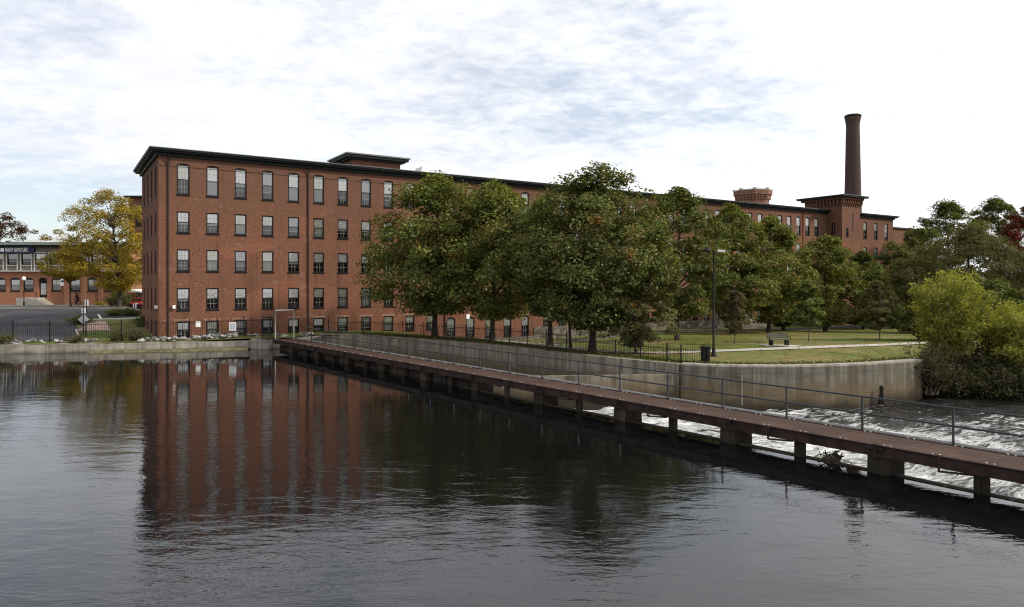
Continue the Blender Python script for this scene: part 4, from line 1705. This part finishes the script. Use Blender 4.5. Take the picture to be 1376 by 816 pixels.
# ------------------------------------------------------------------ trees
def leaf_mesh(name, C, N, L, Wd, mat, seed):
    rng = np.random.default_rng(seed)
    n = len(C)
    N = N / np.linalg.norm(N, axis=1, keepdims=True)
    rv = rng.normal(size=(n, 3))
    T = np.cross(N, rv)
    T /= np.linalg.norm(T, axis=1, keepdims=True) + 1e-9
    B = np.cross(N, T)
    L = L[:, None]
    Wd = Wd[:, None]
    droop = N * (-.12 * L)
    V = np.empty((n, 4, 3))
    V[:, 0] = C - T * L * .5
    V[:, 1] = C + B * Wd * .5 - T * L * .05 + droop * .4
    V[:, 2] = C + T * L * .5 + droop
    V[:, 3] = C - B * Wd * .5 - T * L * .05 + droop * .4
    me = bpy.data.meshes.new(name)
    me.vertices.add(n * 4)
    me.vertices.foreach_set('co', V.reshape(-1))
    me.loops.add(n * 4)
    me.loops.foreach_set('vertex_index', np.arange(n * 4, dtype=np.int32))
    me.polygons.add(n)
    me.polygons.foreach_set('loop_start', np.arange(0, n * 4, 4, dtype=np.int32))
    me.update(calc_edges=True)
    me.materials.append(mat)
    return me


def crown_clusters(rng, H, R, zb, n, um=.38, lob=.28, fill=.42, asym=(0, 0)):
    out = []
    ph = rng.uniform(0, 50)
    while len(out) < n:
        u = rng.uniform(0, 1)
        th = rng.uniform(0, 2 * math.pi)
        e = (um - u) / um if u < um else (u - um) / (1 - um)
        r = R * max(.0, 1 - e ** 1.75) ** (.64 if u > um else .5)
        lb = noise.noise((math.cos(th) * 1.3 + ph, math.sin(th) * 1.3, u * 3.2))
        r *= 1 + lob * 1.15 * lb
        rr = r * rng.uniform(0, 1) ** fill
        z = zb + (H - zb) * u * (1 + .05 * lb)
        out.append((rr * math.cos(th) + asym[0] * u, rr * math.sin(th) + asym[1] * u, z, rr / max(r, .1)))
    return np.array(out)


def tree(name, label, x, y, H, R, zb, mat, seed, ncl=170, nlf=62, leaf=.30, um=.38, lob=.28, trunk=.22, bark='bark', csz=.20, group=None, cat='tree', zoff=0., fill=.42, asym=(0, 0), flat=.6, limbs=22):
    nlf = int(nlf * 2.5)
    leaf *= .74
    rng = np.random.default_rng(seed)
    rp = random.Random(seed)
    T = thing(name, label, cat, (x, y, ground_z(x, y) + zoff), 0, group)
    cl = crown_clusters(rng, H - .3, R, zb, ncl, um, lob, fill, asym)
    # trunk and limbs
    b = MB()
    top = zb + (H - zb) * .72
    lean = [rp.uniform(-.25, .25), rp.uniform(-.25, .25)]
    ax = [Vector((lean[0] * t ** 2 + asym[0] * t * t * .6 + .12 * math.sin(3 * t + seed), lean[1] * t ** 2 + .12 * math.cos(2.5 * t + seed) - .12 + asym[1] * t * t * .6, -.2 + (top + .2) * t)) for t in [i / 9 for i in range(10)]]
    b.tube(ax, [trunk * (1.45 if i == 0 else 1.0 - .085 * i) for i in range(10)], 9)
    idx = rp.sample(range(ncl), min(limbs, ncl))
    for i in idx:
        c = Vector(cl[i][:3])
        f = min(.93, max(.22, (c.z - .30 * math.hypot(c.x, c.y) - .6) / top))
        k = f * 9
        a = ax[int(k)].lerp(ax[min(9, int(k) + 1)], k - int(k))
        m1 = a.lerp(c, .4) + Vector((0, 0, .10 * (c - a).length))
        m2 = a.lerp(c, .75) + Vector((rp.uniform(-.15, .15), rp.uniform(-.15, .15), .06 * (c - a).length))
        r0 = trunk * (.5 - .28 * f)
        b.tube([a, m1, m2, c], [r0, r0 * .7, r0 * .42, r0 * .15], 6, 0, False)
    b.build('trunk', M[bark], T, True)
    # leaves in clumps
    n = ncl * nlf
    cc = np.repeat(cl, nlf, axis=0)
    d = rng.normal(size=(n, 3))
    d /= np.linalg.norm(d, axis=1, keepdims=True)
    rad_ = R * csz * np.repeat(rng.uniform(.55, 1.35, ncl), nlf) * rng.uniform(.25, 1., n) ** .6
    off = d * rad_[:, None]
    off[:, 2] *= flat
    # clumps hang a little at their rims
    off[:, 2] -= .28 * (off[:, 0] ** 2 + off[:, 1] ** 2) / (R * csz)
    C = cc[:, :3] + off
    outd = C - np.array([0, 0, zb + (H - zb) * .4])
    outd /= np.linalg.norm(outd, axis=1, keepdims=True) + 1e-6
    N = np.array([0, 0, .75]) + outd * .55 + rng.normal(size=(n, 3)) * .55
    L = leaf * rng.uniform(.7, 1.3, n)
    me = leaf_mesh('crown', C, N, L, L * rng.uniform(.62, .85, n), M[mat], seed)
    link('crown', me, T)
    return T


def spray(name, label, x, y, H, R, mat, seed, stems=70, per=95, leaf=.24, wid=.06, cat='bush', zoff=0., droop=.35, start=.12, upright=.55, group=None):
    """Willow-like bush: arching stems from the base set with narrow leaves."""
    rng = np.random.default_rng(seed)
    T = thing(name, label, cat, (x, y, ground_z(x, y) + zoff), 0, group)
    b = MB()
    Cs, Ns = [], []
    for i in range(stems):
        th = rng.uniform(0, 2 * math.pi)
        out = R * rng.uniform(.05, 1.) ** .6
        hh = H * (1 - upright * (out / R) ** 2) * rng.uniform(.55, 1.12)
        bx, by = rng.normal() * R * .16, rng.normal() * R * .16
        pts = []
        for t in np.linspace(0, 1, 7):
            r_ = out * t ** 1.3
            z_ = hh * (t * (1 + droop) - droop * t ** 3)
            pts.append(Vector((bx + r_ * math.cos(th) + .1 * math.sin(5 * t + i), by + r_ * math.sin(th) + .1 * math.cos(4 * t + i), z_)))
        b.tube(pts, [.045 * (1 - t) + .008 for t in np.linspace(0, 1, 7)], 4, 0, False)
        tt = rng.uniform(start, 1.03, per) ** .8
        for t in tt:
            t = min(t, 1.)
            k = t * 6
            p = pts[int(k)].lerp(pts[min(6, int(k) + 1)], k - int(k))
            sp = .10 + .26 * R / 2.8 * rng.uniform(0, 1)
            Cs.append((p.x + rng.normal() * sp, p.y + rng.normal() * sp, p.z + rng.normal() * sp * .7))
            Ns.append((math.cos(th) * .4 + rng.normal() * .6, math.sin(th) * .4 + rng.normal() * .6, .7 + rng.normal() * .4))
    b.build('stems', M['bark_light'], T, True)
    n = len(Cs)
    L = leaf * rng.uniform(.6, 1.4, n)
    link('foliage', leaf_mesh('foliage', np.array(Cs), np.array(Ns), L, np.full(n, wid) * rng.uniform(.7, 1.3, n), M[mat], seed), T)
    return T


tree('maple_tree', 'broad green maple covering the mill facade, first large tree from the mill corner', -6.7, 62.6, 14.4, 6.6, 2.5, 'leaf', 11, 240, 66, .33, .28, .22, .26)
tree('maple_tree', 'rounded green maple just right of the broadest facade maple by the channel fence', -1.6, 58.8, 12.9, 5.9, 2.3, 'leaf', 12, 210, 64, .32, .34, .24, .22)
tree('maple_tree', 'tallest dark green maple with orange patches, behind the low fence', 5.6, 50.1, 13.1, 5.7, 1.9, 'leaf_dark', 13, 300, 68, .29, .44, .17, .25, asym=(.4, 0))
tree('maple_tree', 'smaller green maple overlapping the left side of the tallest maple', 2.8, 54.2, 11.6, 3.9, 2.7, 'leaf_dark', 14, 120, 60, .30, .42, .3, .2)
tree('maple_tree', 'low thin-trunked maple tucked under the tallest maple', 4.2, 52.0, 7.0, 2.3, 2.4, 'leaf', 15, 60, 46, .28, .45, .3, .12)
tree('maple_tree', 'pale mottled low-hanging maple bough tree at the fence end', 8.5, 48.6, 7.4, 2.9, .7, 'leaf_olive', 16, 95, 58, .27, .5, .35, .12)
tree('maple_tree', 'narrow green maple behind the street lamp', 15.2, 64.8, 13.9, 4.9, 2.4, 'leaf_dark', 17, 190, 66, .32, .44, .2, .24)
tree('maple_tree', 'green maple with rusty patches behind the tan young tree', 24.4, 78.5, 14.2, 5.0, 1.8, 'leaf', 18, 190, 62, .34, .45, .34, .2)
tree('maple_tree', 'green maple with orange tinge above the bench', 30.0, 83.0, 13.8, 5.0, 1.6, 'leaf', 19, 180, 62, .36, .4, .34, .22)
tree('oak_tree', 'full yellow-green rounded tree behind the young green tree', 39.6, 90.0, 12.6, 4.8, 1.0, 'leaf', 20, 170, 66, .36, .4, .26, .24)
tree('oak_tree', 'dark shadowy tree between the rusty maple and the rounded tree', 36.2, 95.0, 11.2, 4.2, 1.0, 'leaf_dark', 21, 110, 58, .36, .45, .3, .22)
tree('oak_tree', 'dark green tree in front of the stair tower wing', 49.0, 99.0, 11.0, 4.4, .8, 'leaf_dark', 22, 130, 60, .36, .45, .3, .22)
tree('oak_tree', 'dark green tree at the far end of the mill wing', 55.5, 103.0, 12.6, 4.2, .8, 'leaf_dark', 23, 130, 60, .36, .45, .3, .22)
tree('oak_tree', 'tall dark tree rising past the far mill corner', 61.5, 106.0, 15.4, 4.6, 1.0, 'leaf_dark', 24, 140, 60, .38, .45, .34, .25)
tree('oak_tree', 'large dark round-topped tree on the skyline right of the mill', 72.5, 118.0, 20.2, 6.2, 3.0, 'leaf_dark', 25, 200, 64, .42, .5, .26, .3)
tree('oak_tree', 'tallest open-topped dark tree on the skyline beside the red maple', 82.0, 120.0, 20.8, 6.2, 3.0, 'leaf_dark', 26, 200, 60, .42, .5, .3, .3)
tree('red_maple', 'dark red autumn maple at the picture edge beyond the olive trees', 82.0, 113.0, 19.0, 5.6, 3.0, 'leaf_red', 27, 180, 60, .40, .5, .3, .26)
tree('olive_tree', 'wide hazy olive-green tree behind the yellow-green willow', 54.2, 84.0, 12.8, 6.6, .6, 'leaf_olive', 28, 190, 90, .26, .45, .2, .26, flat=.8)
tree('olive_tree', 'lower olive-green tree at the left edge of the hazy tree mass', 47.8, 84.0, 9.2, 4.6, .4, 'leaf_olive', 29, 130, 80, .26, .45, .22, .2, flat=.8)
tree('olive_tree', 'olive-brown tree at the right end of the hazy tree mass', 60.5, 80.0, 11.2, 5.4, .4, 'leaf_olive', 30, 150, 80, .26, .45, .22, .2, flat=.8)
for i, (x_, y_, h_, r_, lb_) in enumerate([(36.5, 62.0, 5.0, 3.0, 'dark thicket bush directly behind the left willow'), (42.5, 62.5, 5.6, 3.4, 'dark thicket bush between the two willows'), (48.5, 64, 5.8, 3.4, 'dark thicket bush behind the right-hand willow')]):
    tree('thicket_bush', lb_, x_, y_, h_, r_, .3, 'leaf_dark', 40 + i, 80, 60, .28, .4, .3, .1, cat='bush')
tree('young_tree', 'slender young tan-leaved tree left of the bench', wx(987, 58), 58.0, 4.6, 1.2, 1.1, 'leaf_tan', 50, 80, 44, .19, .35, .3, .05, 'bark_light', .26, fill=.6)
tree('young_tree', 'young broad-leaved green tree right of the bench', wx(1085, 60), 60.0, 5.4, 1.4, 1.4, 'leaf_young', 51, 80, 44, .27, .3, .3, .06, 'bark_light', .26, fill=.6)
tree('young_tree', 'young feathery olive conifer-shaped tree farther along the lawn', wx(1179, 63), 63.0, 5.4, 1.7, 1.1, 'leaf_olive', 52, 110, 60, .18, .22, .35, .06, 'bark_light', .22, fill=.6)
spray('willow_bush', 'bright yellow-green willow bush at the end of the curved wall', wx(1276, 47.5), 47.5, 7.0, 2.1, 'leaf_willow', 60, 150, 170, .27, .065, zoff=-.2, upright=.17, start=.3)
spray('willow_bush', 'yellow-green willow bush at the right edge of the picture', wx(1368, 46.5), 46.5, 5.5, 2.6, 'leaf_willow', 61, 150, 160, .27, .065, zoff=-.2, upright=.22, start=.25)
spray('bank_shrub', 'dark scrubby shrub overhanging the end of the curved wall', wx(1246, 43.6), 43.6, 3.3, 1.7, 'leaf_shade', 62, 60, 80, .17, .07, zoff=-.1)
spray('bank_shrub', 'dark shrub at the waterline below the first willow', wx(1282, 44.9), 44.9, 2.6, 2.0, 'leaf_shade', 63, 50, 80, .2, .10, zoff=-.2)
spray('bank_shrub', 'dark shrub at the waterline below the edge willow', wx(1335, 44.4), 44.4, 2.6, 2.2, 'leaf_shade', 64, 50, 80, .2, .10, zoff=-.2)
spray('bank_shrub', 'dark shrub at the waterline at the picture edge', wx(1378, 44), 44.0, 2.4, 2.0, 'leaf_shade', 65, 50, 80, .2, .10, zoff=-.2)
spray('bank_shrub', 'taller dark shrub filling the gap between the two willows', wx(1322, 46.4), 46.4, 3.6, 1.7, 'leaf_shade', 66, 60, 80, .2, .10, zoff=-.2)
spray('bank_shrub', 'dark twiggy shrub under the first willow by the wall end', wx(1262, 46.0), 46.0, 3.2, 1.6, 'leaf_shade', 67, 60, 70, .18, .09, zoff=-.2)
# left shore
tree('yellow_tree', 'wide spreading autumn yellow tree in front of the brick shops', wx(160, 94), 94.0, 15.6, 7.0, 2.8, 'leaf_yellow', 70, 230, 70, .27, .5, .4, .26, csz=.16, fill=.5, asym=(-1.6, 0), limbs=46)
tree('yellow_tree', 'lower greenish-yellow side tree over the shop ledge', wx(95, 97), 97.0, 8.4, 3.6, 3.8, 'leaf_yellow', 71, 110, 60, .25, .5, .4, .12, csz=.2, fill=.5)
tree('oak_tree', 'dark brown-leaved tree behind the shop roof at the picture edge', wx(2, 132), 132.0, 16.4, 5.4, 3.0, 'leaf_brown', 72, 120, 50, .38, .5, .4, .26)
tree('oak_tree', 'small dark tree peeping over the shop roof', wx(62, 135), 135.0, 12.0, 3.2, 3.0, 'leaf_dark', 73, 70, 46, .34, .5, .4, .2)
for i, (px, Y_, h_, r_, lb_, mt_) in enumerate([(158, 80.5, .7, 1.3, 'low green juniper at the left of the lawn bed', 'leaf_dark'), (175, 80.5, .75, 1.4, 'low green juniper in the middle of the lawn bed', 'leaf_weed'),
                                               (192, 72, 1.1, .8, 'dark rounded shrub touching the mill end wall', 'leaf_dark'), (109, 73.5, .8, 1.3, 'dark clipped shrub beside the brick pad', 'leaf_dark'),
                                               (155, 99, 2.0, 1.8, 'dark shrub at the foot of the yellow tree', 'leaf_dark'), (165, 100, 2.2, 1.6, 'dark shrub between the yellow tree and the red car', 'leaf_dark')]):
    spray('low_shrub', lb_, wx(px, Y_), Y_, h_, r_, mt_, 80 + i, 46, 60, .16, .08, 'shrub', 0., .5, .1, .5)
o = spray('flower_bed', 'clump of yellow flowers at the shop wall', wx(135, 103.6), 103.6, .55, .9, 'leaf_yellow', 90, 40, 30, .12, .1, 'flowers')
wl = [(-44.6, 57.9, 1.0, 'leafy weed clump behind the river wall at the picture edge'), (-43.2, 58.0, 1.3, 'tall weed clump behind the river wall near the picture edge'), (-41.7, 58.3, .8, 'straggly weed clump behind the river wall among pale stones'),
      (-36.2, 59.0, .6, 'small weed clump on the river wall below the diamond sign'), (-33.6, 60.3, .9, 'low green weed clump near the mill corner'), (-32.3, 60.9, .8, 'low green weed clump against the mill corner')]
for i, (x_, y_, h_, lb_) in enumerate(wl):
    spray('weed_clump', lb_, x_, y_, h_, .85, 'leaf_weed', 100 + i, 40, 34, .13, .06, 'weeds', 0., .3, .1, .3)
p_ = br(4.4, -1.0, 0)
T_ = spray('weed_clump', 'small dark leafy weed growing on the weir under the footbridge', p_.x, p_.y, .4, .4, 'leaf_dark', 110, 16, 9, .08, .06, 'weeds', 0., .4, .1, .3)
p_ = br(2.6, -1.3, 0)
T_.location = (br(3.0, -1.25, 0).x, br(3.0, -1.25, 0).y, -.05)

# ragged dry grass along the top of the curved wall and the channel wall
rng = np.random.default_rng(5)
Cs, Ns, Ls = [], [], []
for ln in ([Vector(p) for p in curve], [Vector(p) for p in main]):
    for a, c in zip(ln, ln[1:]):
        d = (c - a)
        nn = Vector((-d.y, d.x)).normalized()
        for i in range(int(d.length * 55)):
            p = a + d * rng.uniform() + nn * (.62 + abs(rng.normal()) * .35)
            Cs.append((p.x, p.y, max(.93, ground_z(p.x, p.y)) + .06 + rng.uniform(0, .1)))
            Ns.append((rng.normal(), rng.normal(), .25))
            Ls.append(rng.uniform(.12, .32))
Ls = np.array(Ls)
o = link('dry_grass', leaf_mesh('dry_grass', np.array(Cs), np.array(Ns), Ls, Ls * .2 + .02, M['leaf_weed'], 6))
o['kind'] = 'stuff'

# fallen leaves under the trees and on the lawn
Cs, Ns = [], []
for (tx, ty, tr, nn_) in ((-6.7, 62.6, 7, 500), (-1.6, 58.8, 6, 500), (5.6, 50.1, 7, 800), (8.5, 48.6, 4, 400), (15.4, 64.8, 7, 700), (24.2, 78.5, 8, 600), (29.6, 83, 8, 600), (22, 52, 12, 700), (30, 62, 14, 700)):
    for i in range(nn_):
        r_, a_ = tr * rng.uniform() ** .5, rng.uniform(0, 6.28)
        x_, y_ = tx + r_ * math.cos(a_), ty + r_ * math.sin(a_)
        if poly_dist(x_, y_, NB + BANK) > .8 and ground_z(x_, y_) > -1.2 and not (x_ < 9 and y_ < 41.5):
            Cs.append((x_, y_, ground_z(x_, y_) + .075 + rng.uniform(0, .03)))
            Ns.append((rng.normal() * .35, rng.normal() * .35, 1.))
Cs = np.array(Cs)
inland = np.array([c[1] > 39.5 + .8 for c in Cs])
o = link('fallen_leaves', leaf_mesh('fallen_leaves', Cs[inland], np.array(Ns)[inland], rng.uniform(.08, .17, inland.sum()), rng.uniform(.06, .11, inland.sum()), leaf_mat('fallen_leaf', [(0., (.10, .05, .02)), (.5, (.22, .11, .03)), (1., (.36, .22, .06))]), 7))
o['kind'] = 'stuff'

# ------------------------------------------------------------------ sky, sun, camera
SUN_AZ, SUN_EL = rad(102), rad(37)
w = bpy.data.worlds.new('World')
SC.world = w
w.use_nodes = True
k = NT(w.node_tree)
for n_ in list(w.node_tree.nodes):
    w.node_tree.nodes.remove(n_)
sky = k.n('ShaderNodeTexSky', _sky_type='NISHITA', _sun_disc=False, _sun_elevation=SUN_EL, _sun_rotation=SUN_AZ, _air_density=1.0, _dust_density=1.2, _ozone_density=1.5)
dirv = k.n('ShaderNodeTexCoord').outputs['Generated']
sp = k.n('ShaderNodeSeparateXYZ', Vector=dirv)
zc = k.math('MAXIMUM', sp.outputs[2], 0.)
den = k.math('ADD', zc, .16)
cx_ = k.math('DIVIDE', sp.outputs[0], den)
cy_ = k.math('DIVIDE', sp.outputs[1], den)
cv = k.n('ShaderNodeCombineXYZ', X=cx_, Y=cy_).outputs[0]
n1 = k.noise(k.mapping(cv, (.60, .80, 1), (0, 0, .5), (3.1, 1.7, 0)), 1., 4, .5, .1)
n2 = k.noise(k.mapping(cv, (1., 1.25, 1), (0, 0, -.4)), 3.4, 8, .6, .15)
n3 = k.noise(k.mapping(cv, (1., 1.3, 1), (0, 0, -.4), (5, 9, 0)), 1.3, 6, .6, .1)
n4 = k.noise(k.mapping(cv, (1., 1.2, 1), (0, 0, .3)), 13., 5, .6, .2)
cov = k.math('ADD', k.math('MULTIPLY', n1, .58), k.math('ADD', k.math('MULTIPLY', n2, .26), k.math('MULTIPLY', n4, .16)))
side = k.math('MULTIPLY', k.math('MINIMUM', sp.outputs[0], .25), .09)
cov = k.math('ADD', cov, side)
cov = k.math('SUBTRACT', cov, k.math('MULTIPLY', k.ramp(zc, [(.03, 1.), (.24, 0.)]), k.math('MULTIPLY', k.ramp(k.math('ADD', sp.outputs[0], .5), [(.1, 1.), (.6, 0.)]), .14)))
cf = k.ramp(cov, [(.36, .42), (.43, .74), (.50, 1.)])
hz = k.ramp(zc, [(0., 1.), (.10, .55), (.3, 0.)])
tone = k.math('ADD', k.math('ADD', k.math('MULTIPLY', n3, .6), k.math('MULTIPLY', n4, .16)), k.math('MULTIPLY', k.math('MINIMUM', sp.outputs[0], .2), .14))
cc = k.ramp(tone, [(.22, (.76, .77, .83)), (.38, (.88, .89, .92)), (.50, (1., 1., 1.))])
skb = k.n('ShaderNodeBackground', Color=sky.outputs[0], Strength=.15)
sund = (math.sin(rad(102)) * math.cos(rad(37)), math.cos(rad(102)) * math.cos(rad(37)), math.sin(rad(37)))
dp = k.n('ShaderNodeVectorMath', _operation='DOT_PRODUCT')
k.t.links.new(dirv, dp.inputs[0])
dp.inputs[1].default_value = sund
glow = k.math('ADD', k.math('MULTIPLY', k.math('MAXIMUM', dp.outputs['Value'], 0.), .30), 1.22)
clb = k.n('ShaderNodeBackground', Color=cc, Strength=glow)
up = k.math('GREATER_THAN', sp.outputs[2], -.02)
fac = k.math('MULTIPLY', k.math('MAXIMUM', cf, k.math('MULTIPLY', hz, .25)), up)
mx = k.n('ShaderNodeMixShader', i0=fac, i1=skb.outputs[0], i2=clb.outputs[0])
out = k.n('ShaderNodeOutputWorld', Surface=mx.outputs[0])

sl = bpy.data.lights.new('sun', 'SUN')
sl.energy = 3.8
sl.angle = rad(5)
sl.color = (1., .95, .87)
so = bpy.data.objects.new('sun', sl)
COL.objects.link(so)
sd = Vector((math.sin(SUN_AZ) * math.cos(SUN_EL), math.cos(SUN_AZ) * math.cos(SUN_EL), math.sin(SUN_EL)))
so.rotation_euler = (-sd).to_track_quat('-Z', 'Y').to_euler()

cam = bpy.data.cameras.new('camera')
cam.sensor_fit = 'HORIZONTAL'
cam.sensor_width = 36
cam.lens = 36 * F / 1376
cam.shift_y = -(408 - HY) / 1376
cam.clip_end = 6000
co = bpy.data.objects.new('camera', cam)
COL.objects.link(co)
co.location = (0, 0, CZ)
co.rotation_euler = (math.pi / 2, 0, 0)
SC.camera = co
SC.view_settings.view_transform = 'Standard'
SC.view_settings.look = 'None'
SC.view_settings.exposure = 0
SC.view_settings.gamma = 1
SC.cycles.use_denoising = True
SC.cycles.use_adaptive_sampling = False
SC.cycles.sample_clamp_indirect = 4
SC.cycles.filter_width = 1.15
SC.cycles.max_bounces = 6
SC.cycles.diffuse_bounces = 3
SC.cycles.glossy_bounces = 4
SC.cycles.transparent_max_bounces = 8
